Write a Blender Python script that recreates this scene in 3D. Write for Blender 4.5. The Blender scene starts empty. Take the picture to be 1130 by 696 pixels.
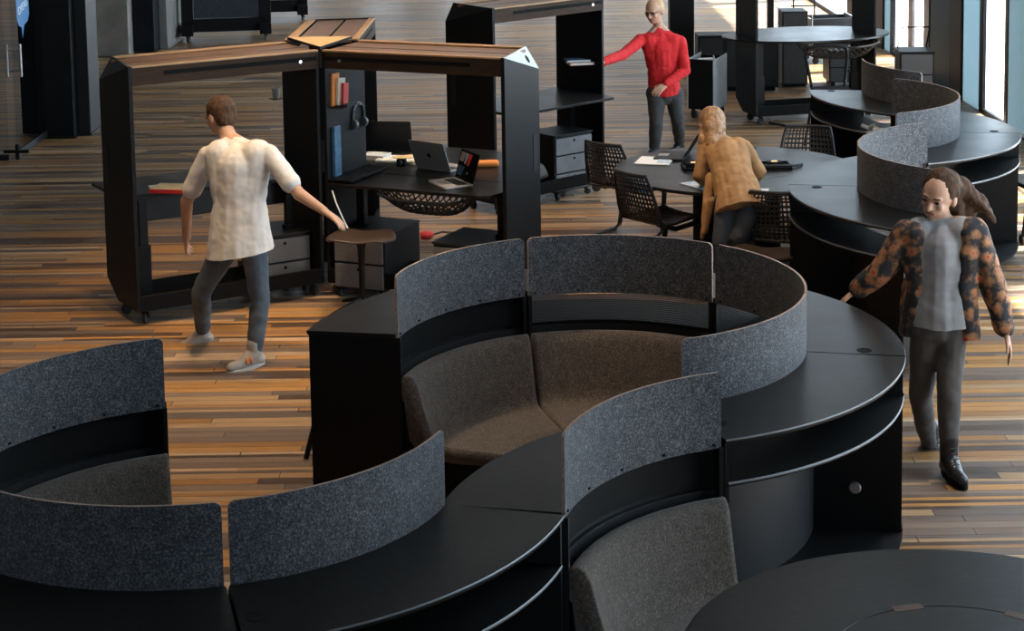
import bpy, bmesh, math, random
from mathutils import Vector, Matrix, noise
PI = math.pi
R = math.radians
random.seed(7)
SC = bpy.context.scene
COL = SC.collection

# ------------------------------------------------------------------ camera
F_PX, PPX, PPY, TH, RO, CZ = 2012.446, 565.0, 22.2176, 0.117348, 0.0155316, 3.57247
_r = Vector((1, 0, 0)); _f = Vector((0, math.cos(TH), -math.sin(TH))); _d = _f.cross(_r)
_rr = math.cos(RO) * _r + math.sin(RO) * _d
_dd = -math.sin(RO) * _r + math.cos(RO) * _d
cam_d = bpy.data.cameras.new('camera'); cam = bpy.data.objects.new('camera', cam_d); COL.objects.link(cam)
cam_d.sensor_width = 36.0; cam_d.lens = F_PX * 36.0 / 1130.0
cam_d.shift_x = 0.0; cam_d.shift_y = -(348.0 - PPY) / 1130.0
cam_d.clip_start = 0.1; cam_d.clip_end = 200
m = Matrix.Identity(4)
for i in range(3):
    m[i][0] = _rr[i]; m[i][1] = -_dd[i]; m[i][2] = -_f[i]
m[2][3] = CZ
cam.matrix_world = m
SC.camera = cam

def at(x, y, Y):
    """point on the sight line of photo pixel (x, y) at depth Y"""
    D = ((x - PPX) / F_PX) * _rr + ((y - PPY) / F_PX) * _dd + _f
    return Vector((0, 0, CZ)) + D * (Y / D.y)

# ------------------------------------------------------------------ materials
def mat(name, col=(0.5, 0.5, 0.5), rough=0.5, metal=0.0, spec=0.5, **k):
    mt = bpy.data.materials.new(name); mt.use_nodes = True
    b = mt.node_tree.nodes['Principled BSDF']
    b.inputs['Base Color'].default_value = (*col, 1); b.inputs['Roughness'].default_value = rough
    b.inputs['Metallic'].default_value = metal; b.inputs['Specular IOR Level'].default_value = spec
    return mt
class N:
    """tiny node-tree helper"""
    def __init__(s, mt): s.t = mt.node_tree; s.b = s.t.nodes['Principled BSDF']
    def n(s, kind, **k):
        nd = s.t.nodes.new(kind)
        for a, v in k.items(): setattr(nd, a, v)
        return nd
    def l(s, a, b): s.t.links.new(a, b)
    def math(s, op, a, b=None, c=None):
        nd = s.n('ShaderNodeMath', operation=op)
        for i, v in enumerate((a, b, c)):
            if v is None: continue
            if isinstance(v, (int, float)): nd.inputs[i].default_value = v
            else: s.l(v, nd.inputs[i])
        return nd.outputs[0]
    def ramp(s, fac, stops, mode='LINEAR'):
        nd = s.n('ShaderNodeValToRGB'); cr = nd.color_ramp; cr.interpolation = mode
        while len(cr.elements) < len(stops): cr.elements.new(0.5)
        for e, (p, c) in zip(cr.elements, stops): e.position = p; e.color = (*c, 1)
        s.l(fac, nd.inputs[0]); return nd.outputs[0]
    def noise(s, vec, scale, detail=3, rough=0.5):
        nd = s.n('ShaderNodeTexNoise'); nd.inputs['Scale'].default_value = scale
        nd.inputs['Detail'].default_value = detail; nd.inputs['Roughness'].default_value = rough
        if vec is not None: s.l(vec, nd.inputs['Vector'])
        return nd.outputs['Fac']
    def mapping(s, vec, sc):
        nd = s.n('ShaderNodeMapping'); nd.inputs['Scale'].default_value = sc; s.l(vec, nd.inputs['Vector']); return nd.outputs[0]
    def coord(s, kind='Object'): return s.n('ShaderNodeTexCoord').outputs[kind]
    def bump(s, h, strength=0.2, dist=0.002):
        nd = s.n('ShaderNodeBump'); nd.inputs['Strength'].default_value = strength; nd.inputs['Distance'].default_value = dist
        s.l(h, nd.inputs['Height']); s.l(nd.outputs[0], s.b.inputs['Normal'])

def noisy(name, c1, c2, scale, rough, sc=(1, 1, 1), bump=0.0, metal=0.0, spec=0.5, detail=3, lo=0.3, hi=0.7):
    mt = mat(name, c1, rough, metal, spec); n = N(mt)
    f = n.noise(n.mapping(n.coord(), sc), scale, detail)
    n.l(n.ramp(f, [(lo, c1), (hi, c2)]), n.b.inputs['Base Color'])
    if bump: n.bump(f, bump)
    return mt

def felt(name, dark, mid, light):
    mt = mat(name, mid, 0.95, spec=0.15); n = N(mt); co = n.coord()
    f1 = n.noise(n.mapping(co, (1, 1, 1)), 120, 5, 0.8); f2 = n.noise(co, 22, 3)
    n1 = n.math('MULTIPLY_ADD', f2, 0.14, n.math('ADD', f1, 0.10))
    n.l(n.ramp(n1, [(0.46, dark), (0.66, mid), (0.88, light)]), n.b.inputs['Base Color'])
    n.b.inputs['Sheen Weight'].default_value = 0.15
    n.bump(f1, 0.6, 0.004)
    return mt

M = {}
M['felt'] = felt('grey_felt', (0.014, 0.015, 0.018), (0.050, 0.053, 0.060), (0.26, 0.27, 0.285))
M['sofa'] = felt('sofa_wool', (0.026, 0.021, 0.018), (0.066, 0.055, 0.047), (0.19, 0.16, 0.135))
M['edge'] = noisy('felt_edge_highlight', (0.22, 0.15, 0.11), (0.36, 0.27, 0.21), 60, 0.8)  # lighter tan paints in the light caught by the screen edges
def top_mat():
    mt = mat('black_oak', (0.015, 0.015, 0.016), 0.36, spec=0.24); n = N(mt); co = n.coord()
    w = n.noise(n.mapping(co, (3, 14, 3)), 5, 6, 0.6)
    f = n.noise(n.mapping(co, (1, 1, 1)), 2.5, 4)
    n.l(n.ramp(w, [(0.3, (0.006, 0.006, 0.006)), (0.55, (0.012, 0.0115, 0.0112)), (0.75, (0.026, 0.024, 0.023))]), n.b.inputs['Base Color'])
    n.l(n.math('MULTIPLY_ADD', f, 0.16, 0.25), n.b.inputs['Roughness'])
    n.bump(w, 0.05, 0.001)
    return mt
M['top'] = top_mat()
M['black'] = noisy('black_steel', (0.0022, 0.0023, 0.0026), (0.0042, 0.0043, 0.0048), 8, 0.5, spec=0.22)
M['matblack'] = noisy('matt_black', (0.003, 0.003, 0.003), (0.005, 0.005, 0.005), 20, 0.75, spec=0.15)
M['charcoal'] = noisy('charcoal_laminate', (0.008, 0.0085, 0.0095), (0.013, 0.0135, 0.015), 30, 0.5, spec=0.3)
M['rubber'] = noisy('rubber', (0.02, 0.02, 0.02), (0.035, 0.035, 0.036), 30, 0.7)
M['chrome'] = mat('brushed_steel', (0.55, 0.56, 0.58), 0.28, 1.0)
M['edge_glint'] = mat('silver_edge_highlight', (0.15, 0.165, 0.18), 0.4, 0.3)  # paints the bevel highlight on counter edges; also the silver shelf edge
M['tan_ply'] = noisy('plywood', (0.30, 0.17, 0.08), (0.46, 0.28, 0.14), 6, 0.5, (1, 14, 8))
M['beamwood'] = noisy('stained_plywood', (0.10, 0.050, 0.024), (0.19, 0.10, 0.05), 6, 0.38, (1, 14, 8))
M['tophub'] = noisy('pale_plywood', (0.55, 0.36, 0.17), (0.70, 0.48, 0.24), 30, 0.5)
M['palecap'] = noisy('pale_grey_laminate', (0.35, 0.40, 0.42), (0.45, 0.50, 0.52), 30, 0.45)
M['concrete'] = noisy('concrete', (0.17, 0.155, 0.135), (0.30, 0.275, 0.24), 3, 0.85, bump=0.2, detail=6)
M['pane_steel'] = noisy('facade_panel', (0.16, 0.25, 0.31), (0.20, 0.30, 0.36), 2, 0.5)
def frosted():
    mt = bpy.data.materials.new('frosted_glass_panel'); mt.use_nodes = True; t = mt.node_tree; t.nodes.clear()
    o = t.nodes.new('ShaderNodeOutputMaterial'); mx = t.nodes.new('ShaderNodeMixShader'); tr = t.nodes.new('ShaderNodeBsdfTranslucent'); df = t.nodes.new('ShaderNodeBsdfDiffuse')
    tr.inputs[0].default_value = (0.27, 0.335, 0.36, 1); df.inputs[0].default_value = (0.20, 0.26, 0.29, 1); mx.inputs[0].default_value = 0.45
    t.links.new(tr.outputs[0], mx.inputs[1]); t.links.new(df.outputs[0], mx.inputs[2]); t.links.new(mx.outputs[0], o.inputs[0]); return mt
M['pane_steel'] = frosted()
M['teal'] = noisy('dark_teal_panel', (0.03, 0.075, 0.10), (0.04, 0.09, 0.12), 2, 0.6, spec=0.15)
M['mullion'] = noisy('dark_mullion', (0.006, 0.007, 0.009), (0.012, 0.013, 0.016), 6, 0.55, spec=0.15)
M['bronze'] = noisy('bronze_mullion', (0.07, 0.05, 0.045), (0.11, 0.085, 0.075), 6, 0.4, metal=0.3)
M['paving'] = noisy('pale_paving', (0.60, 0.60, 0.60), (0.70, 0.70, 0.69), 3, 0.9)
M['plaster'] = noisy('grey_plaster', (0.17, 0.16, 0.15), (0.21, 0.20, 0.19), 4, 0.9)
M['paper'] = noisy('paper', (0.72, 0.71, 0.68), (0.82, 0.81, 0.78), 40, 0.7)
M['alu'] = mat('laptop_aluminium', (0.40, 0.37, 0.35), 0.42, 0.25)
M['alu_light'] = mat('pale_aluminium', (0.72, 0.70, 0.68), 0.4, 0.3)
M['keys'] = mat('keyboard', (0.03, 0.03, 0.033), 0.6)
M['red'] = mat('red_cover', (0.62, 0.03, 0.025), 0.5)
M['orange'] = mat('orange_cover', (0.80, 0.26, 0.05), 0.55)
M['yellowish'] = noisy('cover_art', (0.80, 0.50, 0.16), (0.78, 0.66, 0.45), 25, 0.5)
M['blue'] = noisy('blue_cover', (0.03, 0.10, 0.20), (0.08, 0.18, 0.28), 30, 0.55)
M['cream'] = mat('cream_cover', (0.70, 0.62, 0.48), 0.6)
M['skyblue_sign'] = mat('sign_blue', (0.0, 0.16, 0.40), 0.4)
M['white'] = mat('white_print', (0.80, 0.82, 0.83), 0.5)
M['lightgrey'] = noisy('pale_grey_steel', (0.40, 0.43, 0.45), (0.50, 0.53, 0.55), 6, 0.5)
M['drawer'] = noisy('drawer_front', (0.10, 0.105, 0.11), (0.15, 0.155, 0.16), 9, 0.45, (14, 1, 14))
M['darkdrawer'] = noisy('dark_drawer_front', (0.035, 0.035, 0.036), (0.07, 0.068, 0.066), 9, 0.5, (14, 14, 1))
M['stoolseat'] = noisy('walnut_shell', (0.085, 0.055, 0.04), (0.14, 0.09, 0.065), 6, 0.4, (1, 9, 1))
M['mesh_chair'] = noisy('chair_plastic', (0.020, 0.020, 0.021), (0.032, 0.032, 0.033), 30, 0.38)
M['net'] = mat('net_cord', (0.018, 0.018, 0.019), 0.7)
M['glow'] = mat('amber_led', (0.9, 0.5, 0.2), 0.4)
M['glow'].node_tree.nodes['Principled BSDF'].inputs['Emission Color'].default_value = (1.0, 0.62, 0.30, 1)
M['glow'].node_tree.nodes['Principled BSDF'].inputs['Emission Strength'].default_value = 1.2
M['lamp'] = mat('lamp_lens', (1, 1, 1), 0.4)
M['lamp'].node_tree.nodes['Principled BSDF'].inputs['Emission Color'].default_value = (1.0, 0.80, 0.58, 1)
M['lamp'].node_tree.nodes['Principled BSDF'].inputs['Emission Strength'].default_value = 6
def skinmat(name, c):
    mt = noisy(name, c, tuple(x * 0.86 for x in c), 12, 0.5); b = mt.node_tree.nodes['Principled BSDF']
    b.inputs['Subsurface Weight'].default_value = 0.0
    return mt
M['skin'] = skinmat('skin', (0.52, 0.30, 0.20)); M['skin2'] = skinmat('skin_tan', (0.45, 0.25, 0.16))
M['hair_brown'] = noisy('brown_hair', (0.035, 0.018, 0.010), (0.10, 0.055, 0.03), 14, 0.7, (6, 6, 1), spec=0.2)
M['hair_dark'] = noisy('dark_hair', (0.030, 0.017, 0.010), (0.085, 0.048, 0.028), 14, 0.75, (6, 6, 1), spec=0.15)
M['hair_blond'] = noisy('blond_hair', (0.22, 0.105, 0.045), (0.44, 0.25, 0.12), 13, 0.45, (5, 5, 1))
M['hair_sand'] = noisy('sandy_hair', (0.42, 0.25, 0.12), (0.58, 0.37, 0.18), 20, 0.5)
M['shirt'] = noisy('off_white_cotton', (0.60, 0.57, 0.53), (0.70, 0.67, 0.63), 9, 0.85, bump=0.2)
M['jeans'] = noisy('blue_grey_denim', (0.055, 0.075, 0.095), (0.10, 0.125, 0.15), 9, 0.85, bump=0.2)
M['jeans_dark'] = noisy('indigo_denim', (0.032, 0.040, 0.055), (0.062, 0.075, 0.095), 9, 0.85, bump=0.2)
M['trousers'] = noisy('charcoal_trousers', (0.030, 0.031, 0.033), (0.055, 0.055, 0.057), 9, 0.85, bump=0.2)
M['legging'] = noisy('grey_brown_trousers', (0.05, 0.045, 0.042), (0.085, 0.078, 0.072), 9, 0.85, bump=0.2)
M['redwool'] = noisy('red_wool', (0.50, 0.008, 0.012), (0.66, 0.018, 0.022), 40, 0.85, bump=0.25)
M['tan_jacket'] = noisy('tan_suede', (0.30, 0.155, 0.062), (0.44, 0.245, 0.105), 12, 0.8, bump=0.3)
M['greytee'] = noisy('grey_tee', (0.20, 0.20, 0.205), (0.30, 0.30, 0.31), 10, 0.85, bump=0.2)
M['sneaker'] = noisy('grey_sneaker', (0.32, 0.29, 0.26), (0.44, 0.41, 0.37), 14, 0.7)
M['boot'] = noisy('black_leather', (0.012, 0.012, 0.013), (0.02, 0.02, 0.022), 10, 0.28)
M['sole'] = mat('sole', (0.5, 0.48, 0.45), 0.7)
M['lip'] = mat('lips', (0.40, 0.14, 0.11), 0.5)
M['eye'] = mat('eye', (0.03, 0.025, 0.02), 0.2)
def flower_mat():
    mt = mat('flower_print', (0.015, 0.015, 0.018), 0.8); n = N(mt); co = n.coord()
    v = n.n('ShaderNodeTexVoronoi'); v.inputs['Scale'].default_value = 15; n.l(co, v.inputs['Vector'])
    w = n.noise(co, 26, 4, 0.7)
    d = n.math('MULTIPLY_ADD', w, 1.1, n.math('MULTIPLY_ADD', v.outputs['Distance'], 0.8, -0.28))
    c = n.ramp(d, [(0.33, (0.45, 0.020, 0.015)), (0.37, (0.40, 0.17, 0.07)), (0.58, (0.24, 0.11, 0.05)), (0.72, (0.06, 0.035, 0.022)), (0.80, (0.012, 0.013, 0.018))])
    n.l(c, n.b.inputs['Base Color']); return mt
M['flowers'] = flower_mat()

def perforated():
    mt = mat('perforated_steel', (0.016, 0.017, 0.019), 0.45); n = N(mt)
    uv = n.n('ShaderNodeUVMap').outputs[0]
    sx = n.n('ShaderNodeSeparateXYZ'); n.l(n.mapping(uv, (95, 95, 1)), sx.inputs[0])
    row = n.math('FLOOR', sx.outputs[1])
    x = n.math('FRACT', n.math('MULTIPLY_ADD', row, 0.5, sx.outputs[0])); y = n.math('FRACT', sx.outputs[1])
    dx = n.math('SUBTRACT', x, 0.5); dy = n.math('SUBTRACT', y, 0.5)
    d = n.math('ADD', n.math('MULTIPLY', dx, dx), n.math('MULTIPLY', dy, dy))
    n.l(n.math('GREATER_THAN', d, 0.19), n.b.inputs['Alpha'])
    return mt
M['perf'] = perforated()
def pegmat():
    mt = mat('pegboard_steel', (0.012, 0.012, 0.013), 0.55, spec=0.2); n = N(mt)
    sx = n.n('ShaderNodeSeparateXYZ'); n.l(n.mapping(n.coord(), (22, 22, 14)), sx.inputs[0])
    x = n.math('SUBTRACT', n.math('FRACT', sx.outputs[1]), 0.5); z = n.math('SUBTRACT', n.math('FRACT', sx.outputs[2]), 0.5)
    hole = n.math('MULTIPLY', n.math('LESS_THAN', n.math('ABSOLUTE', x), 0.13), n.math('LESS_THAN', n.math('ABSOLUTE', z), 0.27))
    mx = n.n('ShaderNodeMixRGB'); n.l(hole, mx.inputs[0])
    mx.inputs[1].default_value = (0.0065, 0.0065, 0.007, 1); mx.inputs[2].default_value = (0.0012, 0.0012, 0.0012, 1)
    n.l(mx.outputs[0], n.b.inputs['Base Color']); return mt
M['peg'] = pegmat()

def floor_mat():
    mt = mat('reclaimed_plank_floor', (0.2, 0.12, 0.06), 0.42, spec=0.3); n = N(mt)
    co = n.coord(); sp = n.n('ShaderNodeSeparateXYZ'); n.l(co, sp.inputs[0])
    X, Y = sp.outputs[0], sp.outputs[1]
    W = 0.082
    yy = n.math('DIVIDE', n.math('ADD', Y, 50.0), W)
    row = n.math('FLOOR', yy); fy = n.math('FRACT', yy)
    wn = n.n('ShaderNodeTexWhiteNoise', noise_dimensions='1D'); n.l(row, wn.inputs['W'])
    xs = n.math('MULTIPLY_ADD', wn.outputs['Value'], 9.0, n.math('ADD', X, 40.0))
    xl = n.math('DIVIDE', xs, n.math('MULTIPLY_ADD', wn.outputs['Value'], 1.3, 1.2))
    col = n.math('FLOOR', xl); fx = n.math('FRACT', xl)
    cb = n.n('ShaderNodeCombineXYZ'); n.l(row, cb.inputs[0]); n.l(col, cb.inputs[1])
    w2 = n.n('ShaderNodeTexWhiteNoise', noise_dimensions='2D'); n.l(cb.outputs[0], w2.inputs['Vector'])
    r = w2.outputs['Value']
    # each row may itself be split into two thin strips
    half = n.math('FLOOR', n.math('MULTIPLY', fy, 2.0))
    cb2 = n.n('ShaderNodeCombineXYZ'); n.l(row, cb2.inputs[0]); n.l(half, cb2.inputs[1]); n.l(n.math('FLOOR', n.math('MULTIPLY', xl, 0.8)), cb2.inputs[2])
    w3 = n.n('ShaderNodeTexWhiteNoise', noise_dimensions='3D'); n.l(cb2.outputs[0], w3.inputs['Vector'])
    split = n.math('GREATER_THAN', wn.outputs['Value'], 0.55)
    rr = n.n('ShaderNodeMix'); n.l(split, rr.inputs[0]); n.l(r, rr.inputs[2]); n.l(w3.outputs['Value'], rr.inputs[3])
    v = rr.outputs[0]
    base = n.ramp(v, [(0.0, (0.085, 0.052, 0.034)), (0.13, (0.31, 0.155, 0.052)), (0.30, (0.135, 0.098, 0.076)),
                      (0.44, (0.42, 0.21, 0.065)), (0.56, (0.215, 0.15, 0.105)), (0.66, (0.36, 0.225, 0.115)),
                      (0.78, (0.175, 0.12, 0.088)), (0.88, (0.46, 0.31, 0.185)), (0.96, (0.25, 0.125, 0.06))], 'CONSTANT')
    g = n.noise(n.mapping(co, (1.2, 26, 1)), 4, 5, 0.6)
    gg = n.ramp(g, [(0.25, (0.62, 0.62, 0.62)), (0.75, (1.22, 1.22, 1.22))])
    mul = n.n('ShaderNodeMixRGB', blend_type='MULTIPLY'); mul.inputs[0].default_value = 1
    n.l(base, mul.inputs[1]); n.l(gg, mul.inputs[2])
    gap = n.math('MAXIMUM', n.math('LESS_THAN', fy, 0.045), n.math('LESS_THAN', fx, 0.003))
    gp = n.n('ShaderNodeMixRGB'); n.l(gap, gp.inputs[0]); n.l(mul.outputs[0], gp.inputs[1]); gp.inputs[2].default_value = (0.03, 0.02, 0.014, 1)
    n.l(gp.outputs[0], n.b.inputs['Base Color'])
    n.l(n.math('MULTIPLY_ADD', v, 0.22, 0.36), n.b.inputs['Roughness'])
    h = n.math('ADD', n.math('MULTIPLY_ADD', v, 0.8, n.math('MULTIPLY', g, 0.35)), n.math('MULTIPLY', gap, -1.5))
    n.bump(h, 0.7, 0.005)
    return mt
M['floor'] = floor_mat()
def glass_mat():
    mt = bpy.data.materials.new('clear_glass'); mt.use_nodes = True; t = mt.node_tree
    t.nodes.clear(); o = t.nodes.new('ShaderNodeOutputMaterial'); mx = t.nodes.new('ShaderNodeMixShader')
    tr = t.nodes.new('ShaderNodeBsdfTransparent'); gl = t.nodes.new('ShaderNodeBsdfGlossy'); fr = t.nodes.new('ShaderNodeFresnel')
    tr.inputs[0].default_value = (0.93, 0.95, 0.96, 1); gl.inputs['Roughness'].default_value = 0.03
    ge = t.nodes.new('ShaderNodeNewGeometry'); mm = t.nodes.new('ShaderNodeMath'); mm.operation = 'SUBTRACT'; mm.inputs[0].default_value = 1.0; t.links.new(ge.outputs['Backfacing'], mm.inputs[1])
    m2 = t.nodes.new('ShaderNodeMath'); m2.operation = 'MULTIPLY'; t.links.new(mm.outputs[0], m2.inputs[0]); t.links.new(fr.outputs[0], m2.inputs[1]); fr.inputs[0].default_value = 1.3
    t.links.new(m2.outputs[0], mx.inputs[0]); t.links.new(tr.outputs[0], mx.inputs[1]); t.links.new(gl.outputs[0], mx.inputs[2])
    t.links.new(mx.outputs[0], o.inputs[0]); return mt
M['glass'] = glass_mat()

# ------------------------------------------------------------------ mesh helpers
def obj(name, bm, material, parent=None, smooth=False, bevel=0.0, loc=None, rotz=None):
    bmesh.ops.recalc_face_normals(bm, faces=bm.faces)
    me = bpy.data.meshes.new(name); bm.to_mesh(me); bm.free()
    mts = material if isinstance(material, (list, tuple)) else [material]
    for x in mts: me.materials.append(M[x] if isinstance(x, str) else x)
    o = bpy.data.objects.new(name, me); COL.objects.link(o)
    if parent is not None: o.parent = parent
    if loc is not None: o.location = loc
    if rotz is not None: o.rotation_euler.z = rotz
    if smooth:
        for p in me.polygons: p.use_smooth = True
        if smooth != 'all':
            me.set_sharp_from_angle(angle=R(30))
    if bevel:
        b = o.modifiers.new('bevel', 'BEVEL'); b.width = bevel; b.segments = 2; b.limit_method = 'ANGLE'; b.angle_limit = R(40)
    return o
def thing(name, label, cat, loc=(0, 0, 0), rotz=0.0, group=None):
    o = bpy.data.objects.new(name, None); COL.objects.link(o); o.location = loc; o.rotation_euler.z = rotz
    o.empty_display_size = 0.1
    tag(o, label, cat, group); return o
def tag(o, label, cat, group=None):
    o['label'] = label; o['category'] = cat
    if group: o['group'] = group
    return o
def struct(name, bm, material, **k):
    o = obj(name, bm, material, **k); o['kind'] = 'structure'; return o
def copy_thing(root, loc, rotz, label, group=None):
    def cp(o, parent):
        c = o.copy(); COL.objects.link(c); c.parent = parent
        for ch in kids.get(o, []): cp(ch, c)
        return c
    kids = {}
    def walk(o):
        kids[o] = list(o.children)
        for c in kids[o]: walk(c)
    walk(root)
    r = cp(root, None); r.location = loc; r.rotation_euler.z = rotz; r['label'] = label
    if group: r['group'] = group
    return r
def B(): return bmesh.new()
def box(bm, x0, y0, z0, x1, y1, z1, mi=0, mtx=None):
    v = [bm.verts.new((x, y, z)) for z in (z0, z1) for x, y in ((x0, y0), (x1, y0), (x1, y1), (x0, y1))]
    if mtx is not None:
        for q in v: q.co = mtx @ q.co
    for f in ((0, 3, 2, 1), (4, 5, 6, 7), (0, 1, 5, 4), (1, 2, 6, 5), (2, 3, 7, 6), (3, 0, 4, 7)):
        bm.faces.new([v[i] for i in f]).material_index = mi
    return bm
def tube(bm, pts, r, seg=8, mi=0, cap=True):
    """tube through pts; r a number or one radius per point"""
    pts = [Vector(p) for p in pts]; rs = r if isinstance(r, (list, tuple)) else [r] * len(pts); rings = []
    for i, p in enumerate(pts):
        d = (pts[min(i + 1, len(pts) - 1)] - pts[max(i - 1, 0)]).normalized()
        up = Vector((0, 0, 1)) if abs(d.z) < 0.9 else Vector((1, 0, 0))
        a = d.cross(up).normalized(); b = d.cross(a).normalized()
        rings.append([bm.verts.new(p + rs[i] * (math.cos(2 * PI * k / seg) * a + math.sin(2 * PI * k / seg) * b)) for k in range(seg)])
    for A_, B_ in zip(rings, rings[1:]):
        for k in range(seg):
            try: bm.faces.new((A_[k], A_[(k + 1) % seg], B_[(k + 1) % seg], B_[k])).material_index = mi
            except ValueError: pass
    if cap:
        bm.faces.new(rings[0]).material_index = mi; bm.faces.new(rings[-1][::-1]).material_index = mi
    return bm
def prism(bm, poly, z0, z1, mi=0, mside=None):
    a = [bm.verts.new((x, y, z0)) for x, y in poly]; b = [bm.verts.new((x, y, z1)) for x, y in poly]; n = len(poly)
    bm.faces.new(a[::-1]).material_index = mi; bm.faces.new(b).material_index = mi
    for i in range(n): bm.faces.new((a[i], a[(i + 1) % n], b[(i + 1) % n], b[i])).material_index = mi if mside is None else mside
    return bm
def lathe(bm, prof, seg=24, c=(0, 0, 0), mi=0):
    rings = []
    for r, z in prof:
        rings.append([bm.verts.new((c[0] + r * math.cos(2 * PI * k / seg), c[1] + r * math.sin(2 * PI * k / seg), c[2] + z)) for k in range(seg)])
    for A_, B_ in zip(rings, rings[1:]):
        for k in range(seg): bm.faces.new((A_[k], A_[(k + 1) % seg], B_[(k + 1) % seg], B_[k])).material_index = mi
    bm.faces.new(rings[0][::-1]).material_index = mi; bm.faces.new(rings[-1]).material_index = mi
    return bm
def sweep(bm, prof, a0, a1, n=28, off=0.0, closed=True, mis=None):
    """sweep a profile of (r, z) round the vertical axis at x = -off, angles in degrees"""
    rings = []
    for i in range(n + 1):
        a = R(a0 + (a1 - a0) * i / n)
        rings.append([bm.verts.new((r * math.cos(a) - off, r * math.sin(a), z)) for r, z in prof])
    k = len(prof)
    for A_, B_ in zip(rings, rings[1:]):
        for j in range(k if closed else k - 1):
            f = bm.faces.new((A_[j], A_[(j + 1) % k], B_[(j + 1) % k], B_[j]))
            if mis: f.material_index = mis[j]
    if closed:
        bm.faces.new(rings[0][::-1]); bm.faces.new(rings[-1])
    return bm
def rbox_poly(x0, y0, x1, y1, r, seg=5):
    out = []
    for cx, cy, a in ((x1 - r, y1 - r, 0), (x0 + r, y1 - r, 90), (x0 + r, y0 + r, 180), (x1 - r, y0 + r, 270)):
        for k in range(seg + 1):
            t = R(a + 90 * k / seg); out.append((cx + r * math.cos(t), cy + r * math.sin(t)))
    return out
def caster(parent, x, y, h=0.1, name='caster', spin=0.0):
    bm = B(); lathe(bm, [(0.012, h * 0.78), (0.016, h * 0.8), (0.016, h)], 10, (x, y, 0))
    dx, dy = 0.018 * math.cos(spin), 0.018 * math.sin(spin)
    for s in (-1, 1):
        px, py = -math.sin(spin) * 0.017 * s, math.cos(spin) * 0.017 * s
        tube(bm, [(x + px, y + py, h * 0.85), (x + px + dx, y + py + dy, h * 0.45)], 0.009, 6)
    tube(bm, [(x - math.sin(spin) * 0.02, y + math.cos(spin) * 0.02, h * 0.84), (x + math.sin(spin) * 0.02, y - math.cos(spin) * 0.02, h * 0.84)], 0.011, 6)
    c = obj(name, bm, 'black', parent, smooth=True)
    bm = B(); w = h * 0.42
    ax = Vector((-math.sin(spin), math.cos(spin), 0)); cc = Vector((x + dx, y + dy, w))
    tube(bm, [cc - ax * 0.013, cc - ax * 0.011, cc + ax * 0.011, cc + ax * 0.013], [w * 0.85, w, w, w * 0.85], 16)
    obj('wheel', bm, 'rubber', c, smooth=True)
    return c

# ------------------------------------------------------------------ the room
X0, X1, Y0, Y1, ZC = -12.5, 5.35, -4.0, 42.0, 6.6
bm = B(); prism(bm, [(X0, Y0), (X1 + 0.03, Y0), (X1 + 0.03, Y1 + 0.2), (X0, Y1 + 0.2)], -0.08, 0.0); struct('floor', bm, 'floor')
bm = B(); box(bm, X0, Y0, ZC, X1 + 0.25, Y1, ZC + 0.1); struct('ceiling', bm, 'plaster')
bm = B(); box(bm, X0 - 0.2, Y0, 0, X0, Y1, ZC); struct('wall_left', bm, 'plaster')
bm = B(); box(bm, X0, Y0 - 0.2, 0, -3.0, Y0, ZC); box(bm, 3.0, Y0 - 0.2, 0, X1 + 0.25, Y0, ZC); box(bm, -3.0, Y0 - 0.2, 5.6, 3.0, Y0, ZC); box(bm, -3.0, Y0 - 0.2, 0, 3.0, Y0, 0.4); struct('wall_front', bm, 'plaster')
bm = B(); box(bm, -3.0, Y0 - 0.10, 0.4, 3.0, Y0 - 0.09, 5.6); struct('window_front', bm, 'glass')  # added opening and glazing, out of view, letting the frontal fill in
# back wall with tall openings
bm = B(); x = X0
for a, b in ((-11.0, -9.4), (-8.6, -7.4), (-6.0, -4.6), (-3.4, -2.6), (-1.6, -0.2), (1.0, 2.2), (3.2, 4.4)):
    box(bm, x, Y1, 0, a, Y1 + 0.2, ZC); box(bm, a, Y1, 5.2, b, Y1 + 0.2, ZC); x = b
box(bm, x, Y1, 0, X1 + 0.25, Y1 + 0.2, ZC); struct('wall_back', bm, 'plaster')
# facade on the right: (y0, y1, kind)
seg = [(-4.0, 5.9, 't'), (5.9, 9.4, 'g'), (9.4, 10.2, 'p'), (10.2, 13.6, 'g'), (13.6, 14.6, 'p'), (14.6, 17.4, 'g'),
       (17.4, 19.49, 'p'), (19.49, 19.60, 'b'), (19.60, 20.51, 'g'), (20.51, 20.66, 'm'), (20.66, 21.45, 'p'), (21.45, 22.03, 'k'), (22.03, 23.18, 't'),
       (23.18, 23.48, 'b'), (23.48, 24.17, 'g'), (24.17, 24.40, 'b'), (24.40, 25.38, 'g'), (25.38, 25.56, 'm'), (25.56, 26.0, 'p'), (26.0, 26.78, 'k'),
       (26.78, 27.0, 'p'), (27.0, 28.35, 'g'), (28.35, 28.81, 'k'), (28.81, 32.6, 'g'), (32.6, 32.9, 'm'), (32.9, 41.9, 'g')]
MM = {'p': 'pane_steel', 't': 'teal', 'm': 'mullion', 'b': 'bronze', 'k': 'mullion'}
nw = nt = 0
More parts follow.
